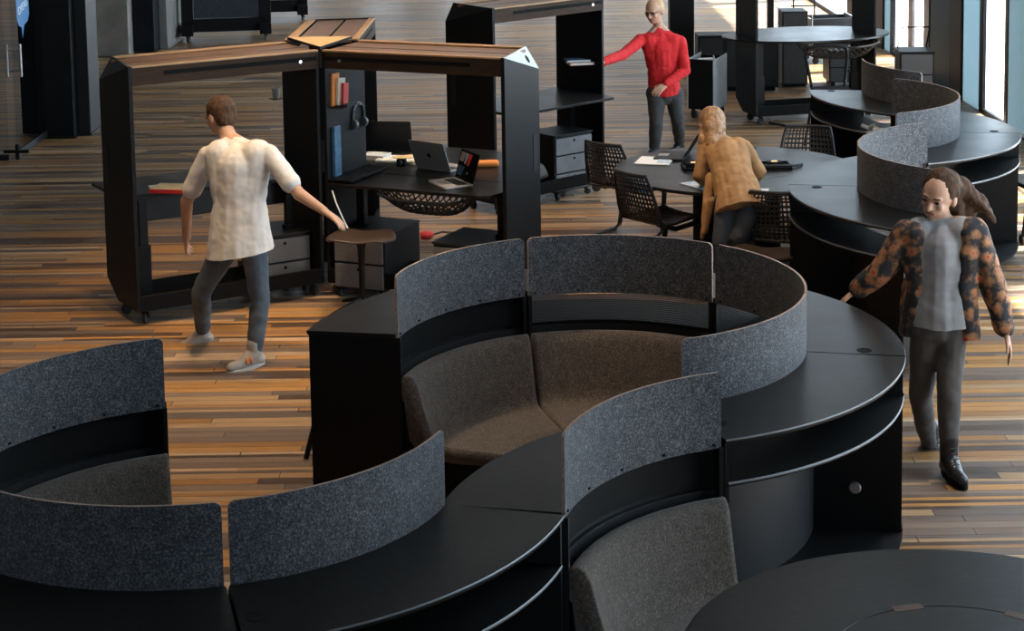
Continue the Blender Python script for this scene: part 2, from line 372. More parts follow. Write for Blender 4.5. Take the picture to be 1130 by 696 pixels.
for y0, y1, k in seg:
    if k == 'g':
        nw += 1; bm = B(); box(bm, X1 + 0.008, y0, 0.06, X1 + 0.020, y1, ZC - 0.3)
        w = struct('window_%d' % nw, bm, 'glass')
        bm = B(); box(bm, X1 - 0.01, y0, 0, X1 + 0.03, y1, 0.06); box(bm, X1 - 0.01, y0, ZC - 0.3, X1 + 0.03, y1, ZC); box(bm, X1 - 0.005, y0, 2.35, X1 + 0.028, y1, 2.42)
        obj('window_frame', bm, 'mullion', w)
    else:
        nt += 1; d = {'k': 0.03, 'b': 0.015, 'm': 0.015}.get(k, 0.0)
        bm = B(); box(bm, X1 - d, y0, 0, X1 + (0.012 if k == 'p' else 0.03), y1, ZC); struct('trim_%d' % nt, bm, MM[k], bevel=0.008)
bm = B(); prism(bm, [(X1 + 0.03, -30), (40, -30), (40, 90), (X1 + 0.03, 90)], -0.25, -0.03)
struct('pavement', bm, 'paving')

# ------------------------------------------------------------------ left: glazed doors, columns, screens
def column(x0, y0, x1, y1, material, label, name='column'):
    bm = B(); box(bm, x0, y0, 0.0, x1, y1, ZC - 0.002)
    box(bm, x0 - 0.02, y0 - 0.02, 0, x1 + 0.02, y1 + 0.02, 0.02)
    o = struct(name, bm, material, bevel=0.01); o['label'] = label; return o
nt += 1; column(-5.24, 19.83, -4.84, 20.1, 'black', 'black steel portal post beside the glass door', 'trim_%d' % nt)
nt += 1; column(-4.84, 20.0, -4.70, 20.5, 'charcoal', 'grey flange of the portal post', 'trim_%d' % nt)
nt += 1; column(-5.32, 22.0, -5.19, 22.3, 'mullion', 'dark jamb behind the portal post', 'trim_%d' % nt)
nt += 1; column(-6.12, 26.6, -5.64, 27.2, 'concrete', 'bare concrete column by the left wall', 'trim_%d' % nt)
nt += 1; column(-5.63, 26.9, -5.32, 27.6, 'mullion', 'dark jamb beside the concrete column', 'trim_%d' % nt)
nt += 1; column(-5.32, 27.3, -5.20, 28.6, 'plaster', 'pale reveal next to the dark jamb', 'trim_%d' % nt)
bm = B(); box(bm, -5.5, 20.15, 0, -5.24, 20.28, ZC - 0.002); struct('wall_lobby', bm, 'mullion')
# narrow bright slot between post and jamb: daylight slit window
bm = B(); box(bm, -5.19, 22.10, 0.0, -5.15, 22.16, 5.0)
sl = struct('window_slit', bm, 'white'); 
mslit = mat('daylit_slit', (0.8, 0.85, 0.9), 0.4); bb = mslit.node_tree.nodes['Principled BSDF']
bb.inputs['Emission Color'].default_value = (0.75, 0.85, 0.95, 1); bb.inputs['Emission Strength'].default_value = 0.35
sl.data.materials[0] = mslit
# hinged glass doors (pixel x 0..45): hung between lobby wall and the room
door = thing('door_1', 'glass door with long steel pull handle and blue sign at the left edge', 'door', (-5.15, 18.62, 0)); door['kind'] = 'structure'
bm = B(); box(bm, -0.012, 0.0, 0.06, 0.0, 1.25, 3.2); obj('door_pane', bm, 'glass', door)
bm = B(); box(bm, -0.02, 0, 0.02, 0.008, 1.25, 0.09); box(bm, -0.02, 1.25, 0.02, 0.02, 1.30, 3.3); obj('door_rail', bm, 'charcoal', door, bevel=0.004)
bm = B(); tube(bm, [(0, 0.02, 0.0), (0, 0.02, 0.16)], 0.022, 10); box(bm, -0.14, 0.0, 0.07, 0.12, 0.04, 0.10); obj('door_pivot', bm, 'black', door, smooth=True)
for s, nm in ((-1, 'inner'), (1, 'outer')):
    bm = B(); x = 0.07 * s - 0.006
    tube(bm, [(x, 0.06, 0.86), (x, 0.06, 1.20)], 0.015, 10)
    for z in (0.92, 1.14): tube(bm, [(x, 0.06, z), (-0.006, 0.06, z)], 0.009, 8)
    obj('handle', bm, 'chrome', door, smooth=True)
d2 = thing('door_2', 'fixed glass panel left of the hinged glass door', 'door', (-5.2, 18.60, 0)); d2['kind'] = 'structure'
bm = B(); box(bm, -1.9, -0.006, 0.06, -0.03, 0.006, 3.2); obj('door_pane', bm, 'glass', d2)
bm = B(); box(bm, -1.9, -0.02, 0.0, -0.03, 0.02, 0.06); obj('door_rail', bm, 'charcoal', d2)
# blue speech-bubble sign stuck on the door glass
sg = thing('door_sign', 'blue speech bubble sign with white lettering on the glass door', 'sign', (-5.144, 19.02, 1.22))
bm = B(); pts = [(-0.04, 0.30), (-0.015, 0.30), (0.0, 0.0), (0.06, 0.32), (0.16, 0.34), (0.24, 0.38), (0.27, 0.48), (0.27, 0.95), (0.24, 1.0), (-0.14, 1.0), (-0.17, 0.95), (-0.17, 0.42), (-0.15, 0.34), (-0.10, 0.30)]
pts = [(0.0, 0.0), (0.07, 0.13), (0.22, 0.16), (0.28, 0.22), (0.28, 0.85), (-0.20, 0.85), (-0.20, 0.22), (-0.14, 0.15), (-0.03, 0.12)]
va = [bm.verts.new((0.0, a, b)) for a, b in pts]; vb = [bm.verts.new((0.003, a, b)) for a, b in pts]
bm.faces.new(va); bm.faces.new(vb[::-1])
for i in range(len(pts)): bm.faces.new((va[i], va[(i + 1) % len(pts)], vb[(i + 1) % len(pts)], vb[i]))
obj('board', bm, 'skyblue_sign', sg)
def text_part(parent, txt, size, mtx, material, name='lettering', ext=0.001):
    cu = bpy.data.curves.new(name, 'FONT'); cu.body = txt; cu.size = size; cu.extrude = ext; cu.align_x = 'CENTER'
    o = bpy.data.objects.new(name, cu); COL.objects.link(o); dg = bpy.context.evaluated_depsgraph_get(); dg.update()
    me = bpy.data.meshes.new_from_object(o.evaluated_get(dg)); bpy.data.objects.remove(o); bpy.data.curves.remove(cu)
    me.materials.clear(); me.materials.append(M[material]); p = bpy.data.objects.new(name, me); COL.objects.link(p)
    p.parent = parent; p.matrix_local = mtx; return p
ROTS = Matrix(((0, 0, 1), (1, 0, 0), (0, 1, 0))).to_4x4()
for txt, z, s in (('EE', 0.60, 0.13), ('APRI', 0.44, 0.13), ('OPENS', 0.29, 0.12)):
    text_part(sg, txt, s, Matrix.Translation((0.005, 0.04, z)) @ ROTS @ Matrix.Rotation(R(12), 4, 'Z'), 'white')
# hanging triangle bracket on the concrete column
bm = B()
tube(bm, [(-6.02, 26.55, 1.76), (-6.02, 26.55, 2.28), (-5.86, 26.55, 2.05), (-6.02, 26.55, 1.76)], 0.02, 6)
tag(obj('wall_bracket', bm, 'matblack'), 'black triangular bracket on the concrete column', 'bracket')
# whiteboard trolleys at the back left
def board_trolley(loc, rz, w, label):
    t = thing('pinboard_trolley', label, 'mobile board', loc, rz)
    bm = B()
    for s in (-1, 1): box(bm, s * w / 2 - 0.09, -0.28, 0.10, s * w / 2 + 0.09, 0.28, 0.26); box(bm, s * w / 2 - 0.09, -0.09, 0.10, s * w / 2 + 0.09, 0.09, 2.0)
    box(bm, -w / 2, -0.09, 0.14, w / 2, 0.09, 0.34); obj('frame', bm, 'black', t, bevel=0.006)
    bm = B(); box(bm, -w / 2 + 0.10, -0.11, 0.36, w / 2 - 0.10, 0.07, 1.95); obj('felt_board', bm, 'darkfelt', t, bevel=0.004)
    bm = B()
    for s in (-1, 1): box(bm, s * (w / 2 - 0.16) - 0.012, -0.118, 0.9, s * (w / 2 - 0.16) + 0.012, -0.108, 1.05)
    obj('pull_slot', bm, 'matblack', t)
    for sx in (-1, 1):
        for sy in (-1, 1): caster(t, sx * w / 2, sy * 0.22, 0.11, spin=1.2 * sx)
    return t
M['darkfelt'] = felt('slate_board', (0.020, 0.024, 0.030), (0.040, 0.046, 0.055), (0.085, 0.095, 0.11))
board_trolley((-4.46, 28.3, 0), R(8), 1.2, 'wide slate pinboard trolley on casters beside the concrete column')
board_trolley((-3.95, 30.9, 0), R(8), 0.75, 'narrow black board trolley behind the wide pinboard')

# ------------------------------------------------------------------ curved bench-desk modules
RP, RO_, ZCN, ZT = 1.024, 1.482, 0.95, 1.247
OFF = 1.22
def bench_module(name, label, center, a_lo, a_hi, group, solid=False, disc=False):
    am = (a_lo + a_hi) / 2; h = (a_hi - a_lo) / 2 - 0.18
    cx, cy = center
    t = thing(name, label, 'bench desk', (cx + OFF * math.cos(R(am)), cy + OFF * math.sin(R(am)), 0), R(am), group)
    key = (round(h, 2), solid, disc)
    if key not in BM:
        P = {}
        bm = B(); sweep(bm, [(RP - 0.005, ZCN - 0.022), (RO_ - 0.006, ZCN - 0.022), (RO_, ZCN - 0.008), (RO_, ZCN - 0.003), (RO_ - 0.002, ZCN), (RP - 0.005, ZCN)], -h, h, 40, OFF, mis=[0, 0, 1, 1, 0, 0]); P['countertop'] = (bm, ['top', 'edge_glint'], None, True)
        # cable grommet set in the counter, near one end
        g = R(-h + 2.6); bm = B(); lathe(bm, [(0.034, ZCN - 0.01), (0.036, ZCN + 0.0015), (0.022, ZCN + 0.002), (0.021, ZCN + 0.0005)], 20, (1.29 * math.cos(g) - OFF, 1.29 * math.sin(g), 0)); P['cable_grommet'] = (bm, 'matblack', 'countertop', True)
        bm = B(); sweep(bm, [(RP + 0.03, 0.742), (RO_ - 0.012, 0.742), (RO_ - 0.006, 0.752), (RO_ - 0.006, 0.759), (RO_ - 0.009, 0.762), (RP + 0.03, 0.762)], -h + 0.6, h - 0.6, 40, OFF, mis=[0, 0, 1, 1, 0, 0]); P['shelf'] = (bm, ['black', 'edge_glint'], None, True)
        bm = B(); n = 40; rows = []
        for i in range(n + 1):
            a = R(-h + 0.6 + (2 * h - 1.2) * i / n); rows.append([bm.verts.new(((RP + 0.022) * math.cos(a) - OFF, (RP + 0.022) * math.sin(a), z)) for z in (0.762, ZCN - 0.022)])
        uvl = bm.loops.layers.uv.new('UVMap')
        for i in range(n):
            f = bm.faces.new((rows[i][0], rows[i + 1][0], rows[i + 1][1], rows[i][1]))
            for lp, (u, v) in zip(f.loops, ((i, 0), (i + 1, 0), (i + 1, 1), (i, 1))): lp[uvl].uv = (u / n * 1.08, v * 0.17)
        P['back_sheet' if solid else 'perforated_back'] = (bm, 'matblack' if solid else 'perf', None, True)
        bm = B(); sweep(bm, [(RP + 0.01, 0.09), (RP + 0.03, 0.09), (RP + 0.03, 0.742), (RP + 0.01, 0.742)], -h + 0.6, h - 0.6, 40, OFF); P['knee_wall'] = (bm, 'charcoal', None, True)
        bm = B(); sweep(bm, [(0.46, 0.075), (RO_ - 0.006, 0.075), (RO_ - 0.006, 0.092), (0.46, 0.092)], -h, h, 40, OFF, mis=[0, 0, 0, 0]); P['base_plate'] = (bm, ['black', 'edge_glint'], None, True)
        for s in (-1, 1):
            a = s * (h - 0.02); bm = B()
            mtx = Matrix.Translation((-OFF, 0, 0)) @ Matrix.Rotation(R(a), 4, 'Z')
            box(bm, RP - 0.03, -0.010 - 0.010 * s, 0.092, RO_ - 0.012, 0.010 - 0.010 * s, ZCN - 0.022, mtx=mtx)
            box(bm, 0.80, -0.010 - 0.010 * s, 0.092, RP - 0.03, 0.010 - 0.010 * s, 0.34, mtx=mtx)
            P['end_panel' + ('' if s < 0 else ' ')] = (bm, 'black', None, False)
            if not (disc and s > 0): continue
            bm = B(); lathe(bm, [(0.030, 0), (0.030, 0.008), (0.024, 0.012)], 20)
            bmesh.ops.transform(bm, verts=bm.verts, matrix=mtx @ Matrix.Translation((1.25, -s * 0.022, 0.30)) @ Matrix.Rotation(R(90 * s), 4, 'X'))
            P['socket_disc' + ('' if s < 0 else ' ')] = (bm, 'chrome', 'end_panel' + ('' if s < 0 else ' '), True)
        # felt screen with rounded corners and edge highlight painted tan
        bm = B(); g = h - 0.35; n = 44; rc = 0.028; zb = ZCN - 0.026
        def colz(a):
            s = (g - abs(a)) * PI / 180 * RP
            return (rc - math.sqrt(max(0, rc * rc - (rc - s) ** 2))) if s < rc else 0.0
        angs = sorted(set([-g + 2 * g * i / n for i in range(n + 1)] + [sg_ * (g - q) for sg_ in (-1, 1) for q in (0.1, 0.3, 0.6, 1.0)]))
        rings = []
        for a in angs:
            c, s_ = math.cos(R(a)), math.sin(R(a)); q = colz(a)
            rings.append([bm.verts.new((r * c - OFF, r * s_, z)) for r, z in ((RP - 0.018, zb), (RP - 0.006, zb), (RP - 0.006, ZT - q), (RP - 0.018, ZT - q))])
        for A_, B_ in zip(rings, rings[1:]):
            for j in range(4):
                bm.faces.new((A_[j], A_[(j + 1) % 4], B_[(j + 1) % 4], B_[j])).material_index = 1 if j == 2 else 0
        bm.faces.new(rings[0][::-1]).material_index = 1; bm.faces.new(rings[-1]).material_index = 1
        P['felt_screen'] = (bm, ['felt', 'edge'], None, True)
        for q in range(5):
            a = R(-g + 2 + (2 * g - 4) * q / 4); bm = B()
            tube(bm, [((RP - 0.024) * math.cos(a) - OFF, (RP - 0.024) * math.sin(a), zb + 0.018), ((RP - 0.012) * math.cos(a) - OFF, (RP - 0.012) * math.sin(a), zb + 0.018)], 0.006, 8)
            P['screw' + ' ' * q] = (bm, 'matblack', 'felt_screen', True)
        # sofa shell: backrest rolled over the top, seat
        prof = [(1.012, 0.60), (1.008, 0.70), (0.992, 0.722), (0.962, 0.728), (0.935, 0.714), (0.915, 0.675), (0.885, 0.56), (0.853, 0.45), (0.838, 0.40), (0.815, 0.376), (0.77, 0.368), (0.66, 0.360), (0.52, 0.352),
                (0.455, 0.345), (0.440, 0.325), (0.455, 0.30), (0.52, 0.285), (0.75, 0.29), (0.90, 0.32), (0.96, 0.40), (0.985, 0.60)]
        bm = B(); sweep(bm, prof, -h + 0.5, h - 0.5, 36, OFF); P['sofa_seat'] = (bm, 'sofa', None, 'all')
        bm = B(); sweep(bm, [(0.56, 0.092), (0.99, 0.092), (0.99, 0.58), (0.93, 0.36), (0.74, 0.285), (0.56, 0.283)], -h + 2.5, h - 2.5, 30, OFF); P['seat_base'] = (bm, 'matblack', None, True)
        made = {}
        for nm, (bm, mt, par, sm) in P.items():
            made[nm] = obj(nm.strip(), bm, mt, made[par] if par else t, smooth=sm)
        for a, r in ((-h + 4, 1.40), (h - 4, 1.40), (-h + 7, 0.66), (h - 7, 0.66)):
            caster(t, r * math.cos(R(a)) - OFF, r * math.sin(R(a)), 0.075, spin=a)
        BM[key] = t
        return t
    src = BM[key]; bpy.data.objects.remove(t)
    return copy_thing(src, (cx + OFF * math.cos(R(am)), cy + OFF * math.sin(R(am)), 0), R(am), label, group)
BM = {}
cA, cB, cC, cE, cF, cG = (0.391, 8.70), (1.149, 6.312), (-1.257, 6.926), (2.523, 14.388), (3.343, 12.066), (4.167, 16.20)
G_ = 'curved bench desks winding through the room'
mods = [
 (cA, 109.5, 169.3, 'curved black bench desk with a cut left end, nearest the white-shirted man'),
 (cA, 49.2, 109.3, 'curved bench desk at the back of the large middle ring, screen facing the viewer'),
 (cA, -11.7, 49.0, 'curved bench desk where the floral-jacketed woman rests her hand'),
 (cA, -71.8, -11.9, 'curved bench desk right of the middle ring, open knee space with silver disc'),
 (cB, 107.6, 167.2, 'curved bench desk whose wool sofa faces the round table in the foreground'),
 (cC, -75.2, -15.9, 'curved bench desk at the bottom centre with bluish felt screen and round cable hole'),
 (cC, -135.2, -75.4, 'curved bench desk at the bottom left corner with dark felt screen'),
 (cC, 107.8, 167.6, 'curved bench desk at the left edge with sofa backing onto the bare floor'),
 (cE, -71.5, -10.2, 'curved bench desk with bright reflecting counter by the window on the right'),
 (cE, -10.0, 49.4, 'curved bench desk behind the bright counter, brown inside of its screen showing'),
 (cF, 109.6, 169.6, 'curved bench desk touching the round meeting table, tall screen curling left'),
 (cF, 169.8, 229.6, 'curved bench desk behind the floral-jacketed woman, brown screen facing us'),
 (cG, 169.6, 229.4, 'farthest curved bench desk with small shelf of cables, beside the tube-backed stool'),
]
for i_, (c, a0, a1, lb) in enumerate(mods): bench_module('bench_desk', lb, c, a0, a1, G_, i_ in (0, 4, 5, 6, 7), i_ == 3)

# ------------------------------------------------------------------ round tables
def round_table(name, label, c, slots):
    t = thing(name, label, 'table', (c[0], c[1], 0))
    bm = B(); lathe(bm, [(0.930, 0.712), (0.946, 0.716), (0.946, 0.738), (0.943, 0.740), (0.4475, 0.740), (0.446, 0.7375), (0.4435, 0.7375), (0.442, 0.740)], 128); obj('tabletop', bm, 'top', t, smooth=True)
    bm = B(); lathe(bm, [(0.34, 0.02), (0.34, 0.60), (0.30, 0.712)], 64); lathe(bm, [(0.44, 0.0), (0.44, 0.018), (0.34, 0.02)], 64); obj('pedestal', bm, 'matblack', t, smooth=True)
    for a in slots:
        bm = B(); box(bm, -0.055, -0.022, 0.739, 0.055, 0.022, 0.7412, mtx=Matrix.Rotation(R(a), 4, 'Z') @ Matrix.Translation((0, 0.447, 0)))
        obj('finger_slot', bm, 'slotwood', t)
    return t
M['slotwood'] = noisy('slot_wood', (0.07, 0.03, 0.015), (0.11, 0.05, 0.025), 20, 0.6)
round_table('round_table', 'black round table in the bottom right corner with thin inner ring line', (1.465, 5.709), (13, -38, 100, 200))
round_table('round_table', 'black round meeting table the woman in the tan jacket leans over', (1.73, 13.95), (60, 180, 300))

# ------------------------------------------------------------------ portal workstations on casters
M['dimgrey'] = noisy('dim_grey_front', (0.14, 0.15, 0.16), (0.19, 0.20, 0.21), 9, 0.5)
M['stoolseat'] = noisy('walnut_shell2', (0.035, 0.022, 0.016), (0.06, 0.038, 0.028), 6, 0.45, (1, 9, 1))
M['pinbeam'] = noisy('brown_fascia', (0.028, 0.015, 0.009), (0.045, 0.024, 0.013), 5, 0.6, (1, 10, 6), spec=0.15)
def arm(name, label, V, D, L, sgn, W=0.62, zt=1.83, zb=0.10, outer_cap='black', desk_z=0.9, desk_poly=None, apron=True, group=None, peg=True, far_desk=None, inner=True, fascia='pinbeam', apron_y=0.12):
    """a portal frame: V near inner corner, D unit direction outward, sgn +1 when the far side lies to the left of D"""
    ang = math.atan2(D[1], D[0])
    t = thing(name, label, 'workstation', (V[0], V[1], 0), ang, group)
    s = sgn
    # outer end sheet with its cut corners (profile in y-z), a folded sheet 4 cm thick
    bm = B(); ch = 0.16; cb = 0.10
    def sheet(bm, x0, x1, poly):
        a = [bm.verts.new((x0, s * y, z)) for y, z in poly]; b = [bm.verts.new((x1, s * y, z)) for y, z in poly]; n = len(poly)
        bm.faces.new(a[::-1]); bm.faces.new(b)
        for i in range(n): bm.faces.new((a[i], a[(i + 1) % n], b[(i + 1) % n], b[i]))
    poly = [(0.0, zb), (W - 0.22, zb), (W, zb + 0.13), (W, zt - ch), (0.0, zt)]
    sheet(bm, L - 0.03, L, poly); obj('end_panel', bm, 'black', t, bevel=0.003)
    # sloping triangular cap between sheet and beam
    bm = B(); c = [(L, 0.0, zt), (L, s * W, zt - ch), (L - 0.10, s * W, zt)]
    lo = [(x, y, z - 0.02) for x, y, z in c]
    va = [bm.verts.new(p) for p in c]; vb = [bm.verts.new((p[0] - 0.035, p[1], p[2] - 0.012)) for p in c]
    bm.faces.new(va); bm.faces.new(vb[::-1])
    for i in range(3): bm.faces.new((va[i], va[(i + 1) % 3], vb[(i + 1) % 3], vb[i]))
    cap = obj('corner_cap', bm, outer_cap, t)
    if outer_cap != 'black':
        q = (Vector(c[0]) * 0.22 + Vector(c[1]) * 0.46 + Vector(c[2]) * 0.32); nn = (Vector(c[1]) - Vector(c[0])).cross(Vector(c[2]) - Vector(c[0])).normalized()
        if nn.z < 0: nn = -nn
        bm = B(); tube(bm, [q - nn * 0.002, q + nn * 0.0015], 0.032, 18); obj('cable_hole', bm, 'matblack', cap)
    # finger slot in the outer face
    bm = B(); box(bm, L - 0.002, s * (W - 0.13), 0.93, L + 0.003, s * (W - 0.06), 1.20); obj('finger_slot', bm, 'charcoal', t)
    # inner divider: pegboard sheet
    if inner:
        bm = B(); sheet(bm, 0.0, 0.025, [(0.0, zb), (W - 0.02, zb), (W - 0.02, zt - 0.02), (0.0, zt - 0.02)])
        obj('pegboard', bm, 'peg' if peg else 'black', t, bevel=0.002)
        if outer_cap != 'black':
          bm = B(); box(bm, 0.026, s * 0.0, desk_z + 0.01, 0.22, s * (W - 0.03), desk_z + 0.028); 
          obj('cable_flap', bm, 'black', t, bevel=0.003)
    # beam: fascias and plywood top
    bm = B(); h = 0.135
    box(bm, 0.0, 0.0, zt - h, L - 0.03, s * 0.022, zt - 0.012); box(bm, 0.0, s * (W - 0.022), zt - h, L - 0.1, s * W, zt - 0.012)
    obj('beam_fascia', bm, fascia, t)
    bm = B(); box(bm, 0.02, -s * 0.002, zt - 0.075, L * 0.82, s * 0.001, zt - 0.045); obj('light_slot', bm, 'matblack', t)
    bm = B(); lathe(bm, [(0.012, 0), (0.012, 0.004)], 14); bmesh.ops.transform(bm, verts=bm.verts, matrix=Matrix.Translation((L * 0.10, -s * 0.0, zt - 0.075)) @ Matrix.Rotation(R(90 * s), 4, 'X')); obj('lamp_button', bm, 'chrome', t)
    bm = B(); box(bm, 0.0, s * 0.058, zt - 0.03, L - 0.05, s * (W * 0.42), zt - 0.010)
    box(bm, 0.0, s * (W * 0.46), zt - 0.03, L - 0.06, s * (W * 0.84), zt - 0.010); obj('beam_top', bm, 'beamwood', t, bevel=0.002)
    for y0, y1, e in ((0.0, 0.05, 0.03), (W - 0.07, W, 0.10)):
        obj('beam_edge', box(B(), 0.0, s * y0, zt - 0.012, L - e, s * y1, zt), 'tan_ply', t, bevel=0.002)
    # base tray
    bm = B(); box(bm, 0.0, 0.0, zb, L - 0.02, s * 0.02, zb + 0.11); box(bm, 0.0, s * 0.02, zb, L - 0.02, s * (W - 0.2), zb + 0.015); box(bm, 0, s * (W - 0.22), zb, L - 0.02, s * (W - 0.2), zb + 0.11)
    obj('base_tray', bm, 'matblack', t, bevel=0.003)
    # desk
    if desk_poly is None: desk_poly = [(0.03, -0.01), (L - 0.035, -0.01), (L - 0.035, W + 0.02), (0.03, W + 0.02)]
    bm = B(); prism(bm, [(x, s * y) for x, y in desk_poly], desk_z - 0.024, desk_z); obj('desktop', bm, 'top', t, bevel=0.004)
    if far_desk:
        bm = B(); prism(bm, [(x, s * y) for x, y in far_desk], desk_z - 0.024, desk_z); obj('desktop', bm, 'top', t, bevel=0.004)
    if apron:
        bm = B(); box(bm, 0.12, s * apron_y, desk_z - 0.21, L - 0.10, s * (apron_y + 0.02), desk_z - 0.024); obj('apron', bm, 'charcoal', t)
    for x in (0.13, L - 0.17):
        bm = B(); box(bm, x - 0.045, s * (W / 2) - 0.035, zb + 0.015, x + 0.045, s * (W / 2) + 0.035, 0.50); box(bm, x - 0.032, s * (W / 2) - 0.025, 0.5, x + 0.032, s * (W / 2) + 0.025, desk_z - 0.024)
        obj('desk_leg', bm, 'black', t, bevel=0.003)
    for x, y in ((0.07, 0.07), (0.07, W - 0.12), (L - 0.07, 0.05), (L - 0.07, W - 0.24)): caster(t, x, s * y, zb, spin=random.uniform(0, 6))
    return t
def unit(a, b): v = Vector((b[0] - a[0], b[1] - a[1])); return v.normalized(), v.length
Vh = (-1.398, 13.124)
dL, lL = unit(Vh, (-2.627, 12.378)); dR, lR = unit(Vh, (-0.07, 12.544))
GW = 'portal workstations on casters'
arm('portal_workstation', 'black portal workstation beside the white-shirted man, books on its desk', (Vh[0] - 0.012, Vh[1]), dL, lL, -1, desk_z=0.85, group=GW, desk_poly=[(0.03, 0.30), (lL - 0.035, 0.385), (lL - 0.035, 1.0), (0.03, 1.0)], apron_y=0.42)
RL = lR
front = [(0.03, -0.01), (RL - 0.20, -0.05), (RL - 0.12, -0.02), (RL - 0.035, 0.30), (RL - 0.035, 0.43), (0.03, 0.43)]
far = [(0.03, 0.435), (RL - 0.035, 0.435), (RL - 0.035, 0.80), (RL - 0.15, 1.15), (RL - 0.40, 1.30), (0.45, 1.32), (0.26, 1.25), (0.26, 0.64), (0.03, 0.64)]
far = [(0.12, 0.436), (RL - 0.035, 0.436), (RL - 0.035, 0.85), (1.27, 1.12), (1.05, 1.38), (0.66, 1.56), (-0.10, 1.56), (-0.33, 1.42), (-0.24, 1.16), (-0.02, 0.72), (0.12, 0.66)]
arm('portal_workstation', 'black portal workstation carrying two laptops, pale triangular corner cap', (Vh[0] + 0.012, Vh[1]), dR, lR, 1, outer_cap='palecap', desk_z=0.85, desk_poly=front, far_desk=far, apron=False, group=GW)
arm('portal_workstation', 'portal workstation stretching straight back from the lit triangular hub', (-1.17, 13.74), Vector((0.02, 1.0)).normalized(), 1.40, 1, W=0.56, desk_z=0.80, apron=False, peg=False, inner=False, group=GW)
# triangular hub plate that joins the three beams
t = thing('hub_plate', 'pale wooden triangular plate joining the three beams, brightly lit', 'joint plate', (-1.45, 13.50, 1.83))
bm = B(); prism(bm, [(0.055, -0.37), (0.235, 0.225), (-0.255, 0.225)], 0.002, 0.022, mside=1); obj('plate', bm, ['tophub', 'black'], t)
bm = B(); tube(bm, [(0.052, -0.345, -0.02), (0.052, -0.345, -0.135)], 0.012, 8); obj('locking_pin', bm, 'chrome', t)
# blurred unit being pushed away by the man in red
dP, lP = unit((0.84, 16.62), (-0.17, 15.67))
arm('portal_workstation', 'black portal workstation the man in red reaches into, grey drawers below', (0.84, 16.62), dP, lP, -1, desk_z=0.92, apron=False, peg=False, group=GW, desk_poly=[(0.03, -0.05), (0.10, -0.22), (lP - 0.3, -0.22), (lP - 0.035, -0.05), (lP - 0.035, 0.60), (0.03, 0.60)])
# unit on the right, by the facade
arm('portal_workstation', 'black portal workstation near the windows with oval desk and net below', (2.684 + 1.44 * 0.971, 19.94 + 1.44 * 0.237), Vector((-0.971, -0.237)), 1.44, -1, desk_z=0.95, apron=False, peg=False, inner=True, fascia='black', group=GW,
    desk_poly=[(0.0 + 1.40 * 0.5 - 0.02 + 0.98 * math.cos(2 * PI * k / 40), 0.40 + 0.66 * math.sin(2 * PI * k / 40)) for k in range(40)])

def hanging_net(name, label, cx, cy, z, rz, w, d, drop):
    t = thing(name, label, 'net', (cx, cy, 0), rz)
    bm = B(); n1, n2 = 14, 8
    def P(u, v):
        sag = drop * (1 - (2 * u - 1) ** 4) * (0.25 + 0.75 * math.sin(PI * v) ** 0.7 if v < 0.5 else (0.25 + 0.75 * math.sin(PI * v) ** 0.7))
        return ((u - 0.5) * w, (v - 0.5) * d, z - sag)
    for k in range(-n2, n1 + 1):
        for dirn in (1, -1):
            pts = []
            for j in range(n2 + 1):
                u = (k + (j if dirn == 1 else n2 - j)) / n1
                if 0 <= u <= 1: pts.append(P(u, j / n2))
            if len(pts) > 1: tube(bm, pts, 0.006, 4, cap=False)
    obj('netting', bm, 'net', t)
    bm = B()
    for v in (0, 1): tube(bm, [P(i / 12, v) for i in range(13)], 0.012, 6)
    tube(bm, [P(0, j / 8) for j in range(9)], 0.010, 6); tube(bm, [P(1, j / 8) for j in range(9)], 0.010, 6)
    obj('rim', bm, 'net', t)
    return t
hanging_net('cable_net', 'black cord net slung under the desk with the two laptops', -0.60, 12.96, 0.80, math.atan2(dR[1], dR[0]), 0.70, 0.34, 0.16)
hanging_net('cable_net', 'black cord net slung under the oval desk by the windows', 3.62, 20.22, 0.90, 0, 0.9, 0.42, 0.2)

# ------------------------------------------------------------------ drawer pedestals, trolleys, stools
def pedestal(label, loc, rz, w=0.40, d=0.42, h=0.47, front='darkdrawer', body='charcoal', n=2, group=None, cast=True):
    t = thing('drawer_pedestal', label, 'drawer unit', loc, rz, group); z0 = 0.07
    bm = B(); box(bm, -w / 2, -d / 2 + 0.02, z0, w / 2, d / 2, h - 0.015); obj('body', bm, body, t, bevel=0.004)
    bm = B(); box(bm, -w / 2 - 0.005, -d / 2, h - 0.015, w / 2 + 0.005, d / 2 + 0.005, h); obj('lid', bm, body, t, bevel=0.003)
    hh = (h - 0.015 - z0 - 0.02) / n
    for i in range(n):
        bm = B(); box(bm, -w / 2 + 0.012, -d / 2, z0 + 0.015 + i * hh, w / 2 - 0.012, -d / 2 + 0.02, z0 + (i + 1) * hh); dr = obj('drawer', bm, front, t, bevel=0.003)
        bm = B(); tube(bm, [(0, -d / 2 - 0.004, z0 + (i + 0.82) * hh), (0, -d / 2 + 0.004, z0 + (i + 0.82) * hh)], 0.012, 12); obj('finger_hole', bm, 'matblack', dr)
    for sx in (-1, 1):
        for sy in (-1, 1): caster(t, sx * (w / 2 - 0.05), sy * (d / 2 - 0.05), z0, spin=0.7 * sx + sy)
    return t
pedestal('dark drawer pedestal under the right desk, stool in front of it', (-1.03, 13.27, 0), R(-24), 0.42, 0.58, 0.485, front='drawer')
pedestal('low black drawer pedestal under the laptops beside the red plug', (-0.31, 12.95, 0), R(-26), 0.40, 0.50, 0.47, front='drawer')
pedestal('grey two-drawer pedestal behind the white-shirted man', (-1.80, 13.30, 0), R(30), 0.42, 0.42, 0.47, front='drawer')
pedestal('pale drawer pedestal stack under the desk of the pushed workstation', (0.42, 16.52, 0), R(40), 0.46, 0.40, 0.60, front='dimgrey', n=3)
